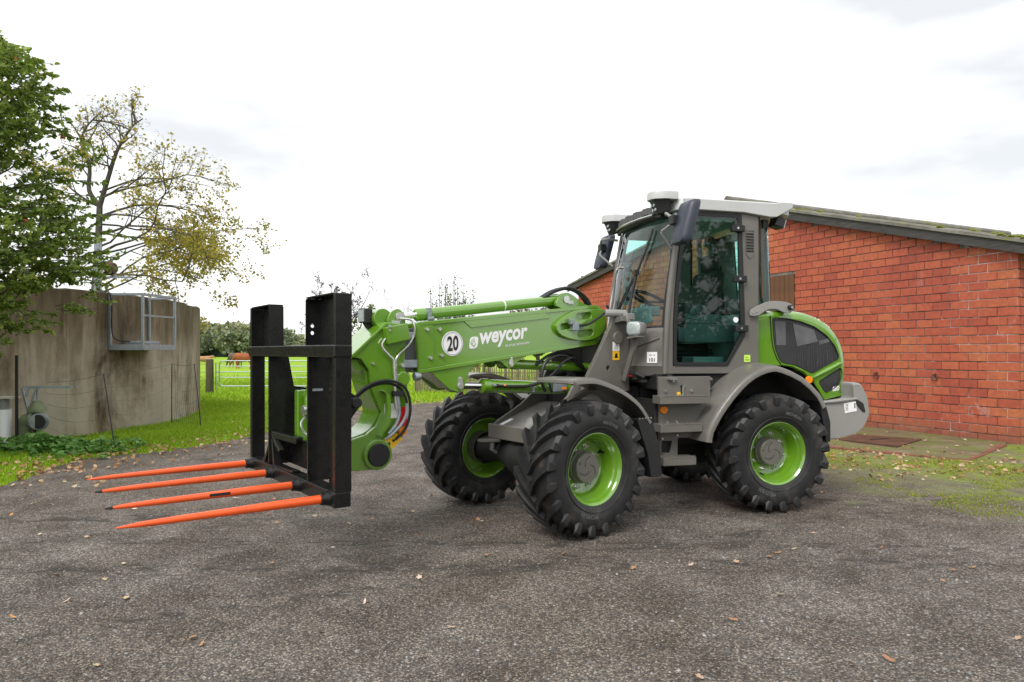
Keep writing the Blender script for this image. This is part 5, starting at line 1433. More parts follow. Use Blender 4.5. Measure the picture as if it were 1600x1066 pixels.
# ------------------------------------------------------------------ bale fork held by the loader
fwF = Vector((-math.cos(TH_F), -math.sin(TH_F), 0)); lfF = Vector((math.sin(TH_F), -math.cos(TH_F), 0))
FO = Vector((.108, 6.061, 0))
fork = empty("bale_fork", FO + fwF * 2.05 + Vector((0, 0, .51)), PI + TH_F)
tag(fork, "black steel bale fork frame with four orange tines carried by the loader", "bale fork")
def K(mb, name, mat, parent=fork, **k):
    mb.v = [(x - 2.05, y, z - .51) for x, y, z in mb.v] if True else mb.v
    return mb.build(name, mat, parent, None, **k)
q = MB(); q.box2((2.005, -.905, .51), (2.115, .905, .605)); bb = K(q, "bottom_beam", BLACKP, bevel=.01)
q = MB(); q.box2((2.00, -.915, 1.415), (2.12, .915, 1.495)); K(q, "top_beam", BLACKP, bevel=.012)
for s in (1, -1):
    q = MB(); q.box2((2.002, s * .858, .60), (2.108, s * .905, 1.42)); K(q, "outer_post", BLACKP, bevel=.006)
    if s > 0:
        q = MB(); q.box2((2.0, .56, .60), (2.012, .86, 1.42)); K(q, "post_web", BLACKP)
    q = MB(); q.plate([(2.105, 1.415), (1.955, 1.415), (1.915, 1.19), (1.80, 1.17), (1.745, 1.13), (1.745, 1.07), (1.80, 1.0), (1.90, .80), (1.90, .60), (2.105, .60)], at=.43 * s if s > 0 else -.41, th=.02); cp = K(q, "coupler_plate", BLACKP, bevel=.003)
    q = MB(); q.cyl((1.79, s * .40, 1.105), (1.79, s * .50, 1.105), .036, n=20); K(q, "coupler_pin", BLACKM, cp, bevel=.006)
    # upper backrest: a channel open to the front, two holes in its inner flange
    q = MB(); q.plate(rounded([(2.0, 1.49), (2.108, 1.49), (2.108, 1.80), (2.0, 1.80)], .012), [circ((2.064, 1.575), .013, 14), circ((2.064, 1.622), .013, 14)], at=.405 * s if s > 0 else -.393, th=.012); up = K(q, "backrest_flange", BLACKP)
    q = MB(); q.box2((2.0, s * .405, 1.49), (2.012, s * .855, 1.80)); q.box2((2.0, s * .405, 1.80), (2.108, s * .855, 1.81)); K(q, "backrest_web", BLACKP, up, bevel=.002)
    q = MB(); q.box2((2.0, s * .872, 1.49), (2.108, s * .905, 1.805)); K(q, "backrest_cheek", BLACKP, up, bevel=.004)
    q = MB(); q.box((2.04, s * .432, 1.20), (.07, .003, .016)); K(q, "weld_strip", ALU)
q = MB(); q.bar((2.06, -.60, .605), (2.06, -.42, .82), .05, .03); q.bar((2.07, -.42, .82), (2.07, -.22, .72), .04, .03); q.bar((2.07, -.44, .83), (1.97, -.12, .80), .06, .05); q.bar((2.06, -.42, .80), (2.06, -.36, .60), .06, .04); q.bar((2.07, -.36, .60), (2.07, .10, .615), .06, .02)
K(q, "locking_lever", BLACKP, bevel=.006)
q = MB(); q.box2((1.93, -.45, .60), (1.945, .45, .80)); K(q, "lower_web", BLACKP)
for i, y in enumerate((.82, .29, -.29, -.82)):
    L0 = 1.135
    rr3 = [(0, .0275), (.02, .0275), (.30, .0265), (.56, .0225), (.85, .019), (1.0, .016), (1.06, .012), (1.135, .0025)]
    q = MB(); q.tube([(2.11 + a, y, .560 - .01 * (a / L0) ** 2) for a, _ in rr3], [r for _, r in rr3], 16)
    tn = K(q, "tine", ORANGE, angle=50)
    q = MB(); q.tube([(2.09, y, .560), (2.125, y, .560), (2.135, y, .560), (2.165, y, .560), (2.17, y, .56)], [.045, .045, .04, .037, .03], 16); K(q, "tine_socket", BLACKP, tn)
    if i in (1, 2):
        q = MB(); q.tube([(2.11 + 1.09, y, .5506), (2.11 + 1.137, y, .550)], [.0105, .002], 10); K(q, "worn_tip", DARK, tn)
    if i == 1:
        q = MB(); q.bar((2.11 + .45, y + .0245, .562), (2.11 + .57, y + .0228, .562), .004, .016); K(q, "bare_patch", DARK, tn)
# ================================================================== THINGS AT THE TANK
ZN = Vector((0, 0, 1))
# steel inspection platform
pf = empty("steel_platform", (-7.1, 12.15, 1.5)); tag(pf, "galvanised steel cage platform hung on the concrete tank wall", "platform")
def tw(px, R_off, zz):
    """point on the tank circle of radius TANKR+R_off along the ray with slope px"""
    s = (px - 800) / 1067; A = s * s + 1; B = -2 * (s * TANKC[0] + TANKC[1]); Cc = TANKC[0] ** 2 + TANKC[1] ** 2 - (TANKR + R_off) ** 2
    Y = (-B - math.sqrt(B * B - 4 * A * Cc)) / (2 * A); return Vector((s * Y, Y, zz))
pA, pB = tw(172, .02, 0), tw(223, .60, 0); pC, pD = tw(273, .60, 0), tw(233, .02, 0)
zb, zt_ = 1.53, 2.47
O = Vector(pf.location)
def P_(mb, name, mat=ALU, parent=pf, **k):
    mb.v = [tuple(Vector(v) - O) for v in mb.v]; return mb.build(name, mat, parent, **k)
for p in (pA, pB, pC, pD):
    q = MB(); q.bar(p + ZN * (zb - .04), p + ZN * zt_, .042, .042, (1, 0, 0)); P_(q, "post", bevel=.004)
for a, b2, nm in ((pA, pB, 1), (pB, pC, 1), (pD, pC, 0)):
    q = MB(); q.bar(a + ZN * zt_, b2 + ZN * zt_, .045, .045); P_(q, "top_rail", bevel=.004)
    if nm and a is pB:
        q = MB(); q.bar(a + ZN * 2.1, b2 + ZN * 2.1, .03, .03); P_(q, "middle_rail")
for a, b2 in ((pA, pB), (pB, pC), (pC, pD), (pD, pA)):
    q = MB(); q.bar(a + ZN * zb, b2 + ZN * zb, .05, .10); P_(q, "floor_beam", bevel=.004)
q = MB(); q.add([p + ZN * (zb + .02) for p in (pA, pB, pC, pD)], [(0, 1, 2, 3)]); P_(q, "floor_grating", simple("grating", (.25, .26, .27), .6, metal=.3, var=.3, scale=60))
q = MB(); q.box((pA + pB) / 2 * .55 + (pC + pD) / 2 * .45 + ZN * (zb + .09), (.35, .5, .05)); P_(q, "lid_plate", bevel=.006)
q = MB(); q.tube(spline([pA + Vector((-.1, .0, 2.52)), pA + Vector((.0, -.03, 2.5)), pA + Vector((.05, -.04, 2.3)), pA + Vector((.06, -.04, 1.8)), pA + Vector((.16, -.04, 1.66)), pA + Vector((.36, 0, 1.63))], 24), .014, 6); P_(q, "black_hose", RUBBER)

# mast with a brown box on the tank rim
mp = tw(153, -.12, 2.5)
mast = empty("mast", mp); tag(mast, "grey steel mast with a small brown box standing on the tank rim", "mast")
q = MB(); q.box2((-.045, -.045, -.02), (.045, .045, 1.0)); q.build("pole", ALU, mast, bevel=.006)
q = MB(); q.box2((-.06, -.06, -.02), (.06, .06, .05)); q.build("pole_foot", ALU, mast)
q = MB(); q.loft([[(.12, y * .8, .42 + z * .8) for y, z in circ((0, 0), .13, 16)], [(.22, y, .42 + z) for y, z in circ((0, 0), .13, 16)], [(.30, y * .7, .42 + z * .7) for y, z in circ((0, 0), .13, 16)]], True, True); q.build("float_drum", simple("brown_rust", (.10, .045, .03), .7, var=.3), mast)
q = MB(); q.box((.13, -.10, .40), (.09, .03, .11)); q.build("white_plate", WHITE, mast)
q = MB(); q.bar((.0, 0, .26), (.62, 0, .26), .03, .03); q.bar((.25, 0, .34), (.34, 0, .26), .02, .02); q.build("bracket_arm", ALU, mast)

# slurry outlet valve
vl = empty("slurry_valve", (-7.35, 10.32, 0)); tag(vl, "grey slurry outlet pipe bend with gate valve and long hand lever", "valve")
VM = simple("dull_zinc", (.22, .25, .23), .6, metal=.3, var=.35, scale=7)
VG = simple("greened_zinc", (.16, .19, .10), .7, metal=.1, var=.4, scale=7)
q = MB(); q.tube([(0, 0, -.2), (0, 0, .12), (0, 0, .14), (0, 0, .22)], [.12, .12, .115, .115], 20); q.tube(spline([(0, 0, .2), (0, 0, .32), (.03, -.01, .40), (.12, -.03, .44), (.2, -.05, .44)], 14), .11, 20); q.build("pipe_bend", VG, vl)
q = MB(); q.lathe([(.155, -.02), (.155, .02), (.10, .02), (.10, -.02), (.155, -.02)], (0, 0, 0), 24); q.v = [(y + .19, x * 1.0 - .05, z + .43) for x, y, z in q.v]; q.build("flange", VM, vl)
q = MB(); q.tube([(.20, -.05, .43), (.30, -.12, .42), (.34, -.2, .415), (.345, -.21, .415)], [.12, .125, .13, .12], 22); nz_ = q.build("outlet_nozzle", VM, vl)
q = MB(); q.plate(circ((.347, .415), .105, 22), at=-.222, th=.01); q.build("nozzle_mouth", DARK, vl)
q = MB(); q.loft([[(.22 + x * 1.0, -.06 + y, .55) for x, y in circ((0, 0), .13, 18)], [(.22 + x * .9, -.06 + y * .9, .62) for x, y in circ((0, 0), .13, 18)], [(.22 + x * .35, -.06 + y * .35, .72) for x, y in circ((0, 0), .13, 18)]], True, True); q.build("valve_bonnet", VG, vl)
q = MB(); q.bar((.22, -.06, .70), (.22, -.06, .93), .03, .02); q.bar((-.02, -.06, .92), (.72, -.02, .915), .015, .035); q.bar((-.02, -.05, .92), (.12, -.12, .55), .015, .045); q.bar((.10, -.06, .93), (.03, -.06, .75), .012, .03); q.bar((.22, -.1, .90), (.13, -.1, .6), .012, .03); q.build("hand_lever", ALU, vl)
q = MB(); q.bar((.18, -.04, .30), (.20, -.04, -.05), .06, .05); q.build("support_leg", IRON, vl)
# white pipe
wp = empty("white_pipe", (-7.50, 10.1, 0)); tag(wp, "short white plastic pipe standing upright at the left edge", "pipe")
q = MB(); q.cyl((0, 0, -.05), (0, 0, .60), .085, n=24); q.build("pipe", WHITE, wp)
q = MB(); q.cyl((-.01, 0, .60), (-.01, 0, .76), .06, n=16); q.build("inner_pipe", simple("grey_pipe", (.2, .21, .2), .6), wp)
q = MB(); q.box((.02, 0, .775), (.3, .2, .025)); q.build("cover_board", simple("pale_board", (.5, .47, .38), .8), wp)
q = MB(); q.bar((-.12 + .33, -.05, -.05), (.21, -.05, 1.4), .03, .03, (1, 0, 0)); q.build("black_conduit", DARK, wp)

# electric netting fence
nf = empty("netting_fence", (-5.9, 10.1, 0)); tag(nf, "dark electric netting fence with thin posts in front of the tank", "fence")
NW = simple("dark_green_twine", (.07, .09, .07), .7); NPm = simple("dark_post", (.02, .022, .03), .5)
posts = [((-8.6, 9.9, 0), (-8.6, 9.9, .9)), ((-7.55, 11.0, 0), (-7.52, 11.0, .96)), ((-5.87, 10.1, 0), (-6.1, 10.2, 1.12)), ((-6.68, 13.4, 0), (-6.70, 13.45, 1.22)), ((-5.80, 12.75, 0), (-5.93, 12.75, 1.22))]
for a, b2 in posts:
    q = MB(); q.tube([a, b2], [.010, .008], 6); q.v = [(x + 5.9, y - 10.1, z) for x, y, z in q.v]; q.build("post", NPm, nf)
seq = [0, 1, 2, 3, 4]
for lv_ in range(6):
    f = 1 - lv_ / 5.6
    q = MB()
    for i in range(len(seq) - 1):
        a0, a1 = Vector(posts[i][0]).lerp(Vector(posts[i][1]), f), Vector(posts[i + 1][0]).lerp(Vector(posts[i + 1][1]), f)
        mid = (a0 + a1) / 2 - ZN * (.035 + .03 * lv_) * (1 if f > .2 else .2)
        q.tube([a0, a0.lerp(mid, .5) + (mid - (a0 + a1) / 2) * .25, mid, a1.lerp(mid, .5) + (mid - (a0 + a1) / 2) * .25, a1], .0018 if lv_ else .003, 4)
    q.v = [(x + 5.9, y - 10.1, z) for x, y, z in q.v]; q.build("strand", NW, nf)
q = MB()
for i in range(3, 4):
    for k in range(14):
        t_ = (k + .5) / 14; a0, a1 = Vector(posts[i][0]).lerp(Vector(posts[i + 1][0]), t_), Vector(posts[i][1]).lerp(Vector(posts[i + 1][1]), t_)
        q.tube([a0 + ZN * .02, a0.lerp(a1, .5) + Vector((0, -.02, -.1)), a1 - ZN * .32 * math.sin(PI * t_)], .002, 3)
q.v = [(x + 5.9, y - 10.1, z) for x, y, z in q.v]; o = q.build("mesh_strands", NW, nf); o["kind"] = "stuff"

# ================================================================== GATE, POST, PALING, COWS
gt = empty("field_gate", (-10.2, 23.8, 0)); tag(gt, "galvanised tubular field gate seen behind the bale fork", "gate")
GX, GW = 0.0, 3.6
for z in (.36, .56, .76, .95, 1.13):
    if z in (.36, 1.13): continue
    q = MB(); q.cyl((.03, 0, z), (GW - .03, 0, z), .016, n=8); q.build("rail", ALU, gt)
def rrect(x0, x1, z0, z1, r):
    P = [(x, 0, z) for x, z in rounded([(x0, z0), (x1, z0), (x1, z1), (x0, z1)], r, 6)]; return P + [P[0]]
q = MB(); q.tube(rrect(0, GW, .26, 1.14, .16), .021, 8, False); q.build("gate_frame", ALU, gt)
for x in (1.2, 2.4):
    q = MB(); q.cyl((x, .02, .28), (x, .02, 1.13), .016, n=8); q.build("upright", ALU, gt)
q = MB(); q.cyl((-.12, .0, .12), (-.12, .0, 1.06), .02, n=8); q.bar((-.12, 0, .75), (0, 0, .75), .03, .03); q.build("hinge_rod", ALU, gt)
def wood_mat(name, a, b_, c_):
    m, t, b = mat_new(name); v = coords(t, "Object", (6, 6, .7))
    c = ramp(t, [(.3, a), (.55, b_), (.75, c_)], noise(t, 3, 7, .7, v)).outputs["Color"]; t.links.new(c, b.inputs["Base Color"]); b.inputs["Roughness"].default_value = .9
    bump(t, b, noise(t, 8, 6, .7, v), .6, .01); return m
POSTW = wood_mat("mossy_post", (.030, .028, .014), (.075, .068, .034), (.13, .13, .055))
def post(name, loc, h, r, label, hat=None):
    e = empty(name, loc); tag(e, label, "post")
    q = MB(); q.tube([(0, 0, -.1), (.01, 0, h * .5), (0, .01, h - .02), (0, .01, h)], [r, r * .97, r * .95, r * .85], 10); q.build("trunk", POSTW, e)
    if hat:
        q = MB(); q.cyl((0, 0, h), (0, 0, h + .035), r * .82, r * .6, 10); q.build("cut_top", simple("fresh_wood", (.5, .30, .16), .8, var=.2), e)
post("gate_post", (-10.5, 23.7, 0), 1.2, .135, "thick round mossy gate post beside the tubular gate", True)
post("gate_post", (-6.35, 23.9, 0), 1.15, .12, "second round wooden gate post behind the black bale fork")
wire = MB()
for z in (.45, .75, 1.02):
    wire.tube([(-10.6, 23.7, z), (-14, 23.9, z - .03), (-19, 24.2, z)], .006, 4)
o = wire.build("fence_wire", NW); o.location = (0, 0, 0); tag(o, "three strands of fence wire running left from the gate post", "wire")

pal = empty("paling_fence", (-3.4, 24.6, 0)); tag(pal, "rustic upright paling fence under the raised boom", "fence")
PALM = wood_mat("paling_wood", (.09, .075, .045), (.24, .205, .13), (.40, .36, .25))
pr_ = random.Random(21)
pms = []
for k in range(4):
    q = MB(); r = .017 + .004 * k; h = .92 + .02 * k
    q.tube([(0, 0, 0), (.01 * (k - 1.5), 0, h * .5), (0, 0, h - .03), (0, 0, h)], [r, r, r * .9, r * .3], 6); m_ = q.mesh("pale"); m_.materials.append(PALM); pms.append(m_)
x = -.1; dirp = Vector((1, -.06, 0)).normalized(); npale = 0
while x < 6.4 and npale < 118:
    o = obj_from("pale", pr_.choice(pms), None, pal); o.location = dirp * x + Vector((0, pr_.uniform(-.015, .015), -.02 + pr_.uniform(-.05, .04)))
    o.rotation_euler = (pr_.uniform(-.03, .03), pr_.uniform(-.05, .05), pr_.uniform(0, 6)); x += pr_.uniform(.045, .065); npale += 1
for z in (.28, .70):
    q = MB(); q.bar(Vector((-.15, .03, z)), dirp * 6.45 + Vector((0, .03, z)), .03, .04); q.build("rail", PALM, pal)
for xx in (-.02, 2.4, 4.6):
    q = MB(); q.tube([Vector((xx, .1, -.1)) + dirp * 0, Vector((xx, .1 - .06 * xx, 1.0))], [.085, .075], 9); q.build("post", POSTW, pal)

def cow(loc, rz, sc, col, label, pose="stand"):
    e = empty("cow", loc, rz); tag(e, label, "cow", "cows grazing behind the gate")
    m_ = simple("cow_hide", col, .8, var=.25, scale=2.0, dirt=((.75, .7, .62), 1.3, .5) if pose == "patch" else None)
    q = MB(); lift = -.45 if pose == "lie" else 0
    body = [(-.80, 0, 1.12, .18, .20), (-.68, 0, 1.08, .27, .30), (-.35, 0, 1.0, .31, .36), (0, 0, .98, .33, .38), (.38, 0, 1.02, .30, .37), (.62, 0, 1.10, .24, .30), (.82, 0, 1.22, .15, .20), (1.0, 0, 1.30, .12, .16), (1.12, 0, 1.34, .13, .15), (1.3, 0, 1.24, .09, .10), (1.45, 0, 1.14, .07, .075), (1.49, 0, 1.12, .04, .04)]
    if pose == "graze":
        body = body[:6] + [(.80, 0, 1.0, .16, .2), (.98, 0, .72, .12, .15), (1.08, 0, .50, .12, .12), (1.16, 0, .30, .09, .09), (1.22, 0, .14, .06, .06)]
    rings = []
    for (x, y, z, wy, wz) in body:
        rings.append([(x, y + wy * math.cos(a) * (1 if math.sin(a) > -.3 else .85), z + lift + wz * math.sin(a)) for a in [2 * PI * i / 12 for i in range(12)]])
    q.loft(rings, True, True)
    if pose != "lie":
        for (x, y, hind) in ((.52, .17, 0), (.46, -.17, 0), (-.62, .18, 1), (-.68, -.18, 1)):
            if hind: q.tube([(x + .02, y, .95), (x + .08, y, .68), (x - .08, y, .46), (x - .03, y, .12), (x, y, .0)], [.16, .11, .06, .045, .055], 8)
            else: q.tube([(x, y, .85), (x + .02, y, .5), (x, y, .42), (x, y, .1), (x + .02, y, 0)], [.12, .075, .06, .045, .055], 8)
    q.tube([(-.80, 0, 1.22 + lift), (-.88, 0, 1.05 + lift), (-.88, .02, .6 + lift * .5), (-.87, .02, .45 + lift * .5)], [.03, .025, .02, .04], 6)
    hz_ = body[8][2] + lift; hx = body[8][0]
    for s in (1, -1): q.tube([(hx - .02, s * .10, hz_ + .08), (hx - .05, s * .24, hz_ + .06), (hx - .03, s * .30, hz_)], [.03, .05, .01], 6)
    o = q.build("body", m_, e, angle=70)
    e.scale = (sc,) * 3
cow((-23.6, 60, -.03), PI, 1.0, (.28, .075, .02), "brown cow standing behind the gate, largest of the herd", "graze")
cow((-26.8, 66, -.03), 2.6, 1.0, (.10, .07, .05), "dark brown cow grazing behind the left end of the gate", "graze")
cow((-41.5, 92, -.05), .3, 1.0, (.42, .22, .11), "pale brown cow lying on the field left of the gate post", "lie")
cow((-38.0, 96, -.05), .2, 1.0, (.50, .32, .2), "cream coloured cow lying on the field right of the gate post", "lie")
# ================================================================== TREES
def leaf_mat(name, lo, mid, hi, trans=.4):
    m, t, b = mat_new(name)
    a = node(t, "ShaderNodeAttribute", attribute_name="tint")
    c = ramp(t, [(0, lo), (.5, mid), (1, hi)], a.outputs["Fac"]).outputs["Color"]
    t.links.new(c, b.inputs["Base Color"]); b.inputs["Roughness"].default_value = .38; b.inputs["Specular IOR Level"].default_value = .45
    tr = node(t, "ShaderNodeBsdfTranslucent"); t.links.new(c, tr.inputs["Color"])
    mx = node(t, "ShaderNodeMixShader"); mx.inputs["Fac"].default_value = trans
    o = t.nodes["Material Output"]
    t.links.new(b.outputs[0], mx.inputs[1]); t.links.new(tr.outputs[0], mx.inputs[2]); t.links.new(mx.outputs[0], o.inputs["Surface"])
    return m
def leaves(name, pos, dirs, size, mat, parent, rg, width=.42, tints=None, fold=.25):
    """pointed-oval folded leaves; pos (n,3), dirs (n,3) leaf axis"""
    n = len(pos); pos = np.asarray(pos, float); d = np.asarray(dirs, float); d /= np.linalg.norm(d, axis=1)[:, None] + 1e-9
    s = size * rg.uniform(.6, 1.25, n)[:, None]
    r = rg.normal(size=(n, 3)); sd = np.cross(d, r); sd /= np.linalg.norm(sd, axis=1)[:, None] + 1e-9
    up = np.cross(sd, d)
    w = s * width
    P = [pos, pos + d * s * .3 + sd * w * .5 + up * w * fold, pos + d * s * .7 + sd * w * .42 + up * w * fold * .8 - up * s * .04, pos + d * s - up * s * .10,
         pos + d * s * .7 - sd * w * .42 + up * w * fold * .8 - up * s * .04, pos + d * s * .3 - sd * w * .5 + up * w * fold]
    V = np.stack(P, 1).reshape(-1, 3); i = np.arange(n)[:, None] * 6
    F = np.concatenate([i + np.array([[0, 1, 2, 3]]), i + np.array([[0, 3, 4, 5]])])
    t = np.clip(rg.normal(.5, .22, n), 0, 1) if tints is None else tints
    return obj_from(name, np_mesh(name, V, F, mat, np.repeat(t, 6)), None, parent)

class Tree:
    def __init__(s, seed, sides=5, minr=.0025):
        s.minr = minr; s.r = random.Random(seed); s.mb = MB(); s.tips = []; s.n = sides
    def branch(s, p, d, L, r, depth, droop=0.0, wander=.18, kids=5, spread=.8, start=.25, shrink=.62, up=.0, mindepth_leaf=1, nseg=None):
        R = s.r; p = Vector(p); d = Vector(d).normalized(); nseg = nseg or max(3, int(5 if depth > 1 else 4)); pts = [p.copy()]; rs = [r]; dirs = [d.copy()]
        for i in range(nseg):
            d = (d + Vector((R.gauss(0, wander), R.gauss(0, wander), R.gauss(0, wander) - droop + up))).normalized()
            p = p + d * (L / nseg); pts.append(p.copy()); dirs.append(d.copy()); rs.append(max(s.minr, r * (1 - .75 * (i + 1) / nseg)))
        s.mb.tube(pts, rs, s.n if depth > 1 else 3, cap=False)
        if depth <= mindepth_leaf:
            for i in range(1, len(pts)): s.tips.append((pts[i], dirs[i], depth))
        if depth > 0:
            for k in range(kids):
                t = start + (1 - start) * (k + R.random()) / kids; i = min(int(t * nseg), nseg - 1); f = t * nseg - i
                q = pts[i].lerp(pts[i + 1], f); ax = dirs[i].orthogonal().normalized(); ax.rotate(Matrix.Rotation(R.uniform(0, 2 * PI), 3, dirs[i]))
                nd = (dirs[i] * (1 - spread * .5) + ax * spread).normalized()
                s.branch(q, nd, L * shrink * R.uniform(.7, 1.15) * (1 - .35 * t), max(s.minr, rs[i] * .55), depth - 1, droop, wander, kids, spread, start, shrink, up, mindepth_leaf)
        return pts, dirs

BARK = wood_mat("grey_bark", (.035, .03, .024), (.085, .075, .06), (.15, .14, .11))
DBARK = wood_mat("dark_bark", (.02, .017, .013), (.05, .044, .036), (.09, .082, .07))

# ---- apple tree at the left edge, close to the camera
ap = empty("apple_tree", (-8.6, 8.7, 0)); tag(ap, "leafy apple tree with red fruit hanging in at the left edge", "tree")
rgA = np.random.default_rng(12); rA = random.Random(12)
def ap_edge(z):      # right limit of the crown at height z (world x)
    ctl = [(.9, -8.4), (1.25, -7.5), (1.55, -6.9), (1.9, -6.2), (2.4, -5.65), (2.8, -5.5), (3.2, -5.68), (3.6, -5.95), (4.0, -5.85), (4.35, -5.9), (4.7, -6.0), (5.1, -6.12), (5.5, -6.3), (6.0, -7.2), (6.4, -8.2)]
    return float(np.interp(z, [c[0] for c in ctl], [c[1] for c in ctl]))
limb = MB(); limb.tube([(0, 0, -.1), (.05, 0, .6), (.0, .1, 1.3)], [.16, .13, .12], 10)
lp, ld, lt, apples = [], [], [], []
for c in range(1900):
    z = rA.uniform(1.15, 6.3); e = ap_edge(z); x = e - abs(rA.gauss(0, 1)) * 1.0 - .12 if c % 3 else e - rA.uniform(.05, .55)
    y = 8.6 + rA.gauss(0, .75)
    if x < -11.3: continue
    nv = mnoise.noise(Vector((x * .9, y * .9, z * .9 + 4))) + .5 * mnoise.noise(Vector((x * 2.1, y * 2.1, z * 2.1)))
    if nv < -.40: continue
    c0 = Vector((x, y, z)); hub_ = Vector((-8.5, 8.7, max(1.4, z - .9)))
    d = (c0 - hub_); d = (d.normalized() + Vector((rA.gauss(0, .35), rA.gauss(0, .35), rA.gauss(0, .3) - .1))).normalized()
    L_ = rA.uniform(.25, .5)
    p0 = c0 - d * L_
    limb.tube([p0 - Vector(ap.location), (p0 + d * L_ * .5 + Vector((0, 0, .02))) - Vector(ap.location), c0 - Vector(ap.location)], [.007, .005, .002], 4, False)
    nL = rA.randint(13, 22)
    for k in range(nL):
        t_ = rA.random() ** .8; q = p0.lerp(c0, t_); a = Vector((rA.gauss(0, 1), rA.gauss(0, 1), rA.gauss(0, .7))).normalized()
        dd = (d * .7 + a * .9 - ZN * .25).normalized(); lp.append(q - Vector(ap.location)); ld.append(dd)
        lt.append(min(1, max(0, rA.gauss(.45 + .25 * nv, .2))))
    if rA.random() < .04: apples.append(c0 - d * .1 - ZN * .07)
for k in range(26):      # scaffold limbs
    a = rA.uniform(-1.5, 1.5); z = rA.uniform(1.6, 5.6); e = ap_edge(z) - .35
    tgt = Vector((e - rA.random() * 1.6, 8.6 + rA.gauss(0, .8), z)) - Vector(ap.location)
    s0 = Vector((0, .1, min(1.2 + .4 * z, 2.6))); md = s0.lerp(tgt, .5) + Vector((rA.gauss(0, .15), rA.gauss(0, .15), .15))
    limb.tube(spline([s0 * .8, md, tgt], 8), [.05, .045, .04, .034, .028, .022, .016, .012, .008][:len(spline([s0 * .8, md, tgt], 8))], 6, False)
limb.tube([(0, .1, 1.2), (.1, .1, 2.5), (0, 0, 4.0), (.1, 0, 5.4)], [.12, .09, .05, .015], 8)
limb.build("trunk", BARK, ap)
leaves("crown", lp, ld, .080, leaf_mat("apple_leaf", (.075, .14, .018), (.19, .285, .038), (.40, .47, .10), .38), ap, rgA, .55, np.array(lt))
am = MB(); am.lathe([(.001, -.030), (.012, -.034), (.028, -.026), (.037, -.004), (.035, .016), (.022, .031), (.008, .030), (.002, .024)], (0, 0, 0), 14); am.v = [(x, z, y) for x, y, z in am.v]
am.tube([(0, 0, .024), (.004, 0, .05)], .002, 4); a_me = am.mesh("apple", 60)
APPLEM = simple("apple_skin", (.42, .045, .025), .35, coat=.2, var=.35, scale=9); a_me.materials.append(APPLEM)
APPLEO = simple("orange_apple_skin", (.55, .16, .035), .4, coat=.2, var=.3, scale=9); a_me2 = a_me.copy(); a_me2.materials.clear(); a_me2.materials.append(APPLEO)
for k, p in enumerate(apples[:26]):
    o = obj_from("apple", a_me if k % 3 else a_me2, None, ap); o.scale = (.72,) * 3; o.location = p - Vector(ap.location); o.rotation_euler = (rA.uniform(-.3, .3), rA.uniform(-.3, .3), rA.uniform(0, 6))

# ---- half-bare yellow tree behind the tank
yt = empty("yellow_autumn_tree", (-16.0, 26.0, 0)); tag(yt, "tall half-bare tree with sparse yellow leaves behind the tank", "tree")
T = Tree(5, 6); rY = random.Random(31); rgY = np.random.default_rng(31)
T.mb.tube([(0, 0, -.2), (.1, 0, 3), (.25, 0, 5.5), (.3, 0, 7.0)], [.22, .17, .13, .105], 10)
la = spline([(.3, 0, 7.0), (-.1, 0, 7.6), (-.15, .1, 8.5), (-.45, .1, 9.4), (-.3, .1, 10.0), (.35, 0, 10.6)], 20); lb = spline([(.3, 0, 7.0), (.6, 0, 8.0), (.95, -.1, 8.9), (1.2, -.1, 9.4), (1.6, -.1, 10.0), (2.0, -.1, 10.3)], 20)
for L_ in (la, lb): T.mb.tube(L_, [.088 * (1 - .88 * i / (len(L_) - 1)) + .010 for i in range(len(L_))], 7, False)
for L_ in (la, lb):
    for k in range(12):
        i = int((.25 + .75 * k / 12) * (len(L_) - 1)); a = rY.uniform(-1, 1)
        T.branch(L_[i], (rY.choice((-1, 1)) * rY.uniform(.4, 1), rY.uniform(-.6, .6), rY.uniform(.3, .9)), rY.uniform(.9, 1.8), .035, 3, wander=.28, kids=4, spread=.75, shrink=.6)
for k in range(15):     # long side limbs, drooping lower down
    z = 3.2 + 4.6 * (k + rY.random() * .5) / 15; L_ = rY.uniform(4.2, 6.6) if z < 6.2 else rY.uniform(3, 4.6)
    sgn = 1 if k % 4 else -1
    T.branch((.15 + z * .02, 0, z), (sgn * 1.0, rY.uniform(-.55, .45), rY.uniform(.12, .5)), L_, .042, 3, droop=.05, wander=.21, kids=6, spread=.6, start=.22, shrink=.45, nseg=7)
for (z, dx, dz, L_) in ((7.3, 1, .45, 4.4), (6.6, 1, .3, 5.2), (6.0, 1, .32, 5.8), (5.2, 1, .15, 6.4), (4.4, 1, .22, 6.6), (7.0, -1, .4, 2.8)):
    T.branch((.3, 0, z), (dx, rY.uniform(-.2, .1), dz), L_, .05, 3, droop=.045, wander=.19, kids=7, spread=.6, start=.2, shrink=.42, nseg=8)
T.mb.build("trunk", BARK, yt, angle=60)
lp, ld = [], []
for p, d, dep in T.tips:
    z = p.z; pr = .10 if z > 9 else (.2 if z > 7.2 else (.40 if z > 5.6 else .48))
    if p.x > 4 and z < 5: pr = .6
    nv = mnoise.noise(p * .45 + Vector((3, 1, 2)))
    pr *= max(.25, 1 + .9 * nv)
    for k in range(int(pr + rY.random())):
        lp.append(p + Vector((rY.gauss(0, .10), rY.gauss(0, .10), rY.gauss(0, .10)))); ld.append((rY.gauss(0, 1), rY.gauss(0, 1), rY.gauss(-.5, .7)))
leaves("crown", lp, ld, .12, leaf_mat("yellow_leaf", (.16, .17, .022), (.34, .29, .04), (.62, .44, .07), .5), yt, rgY, .6)

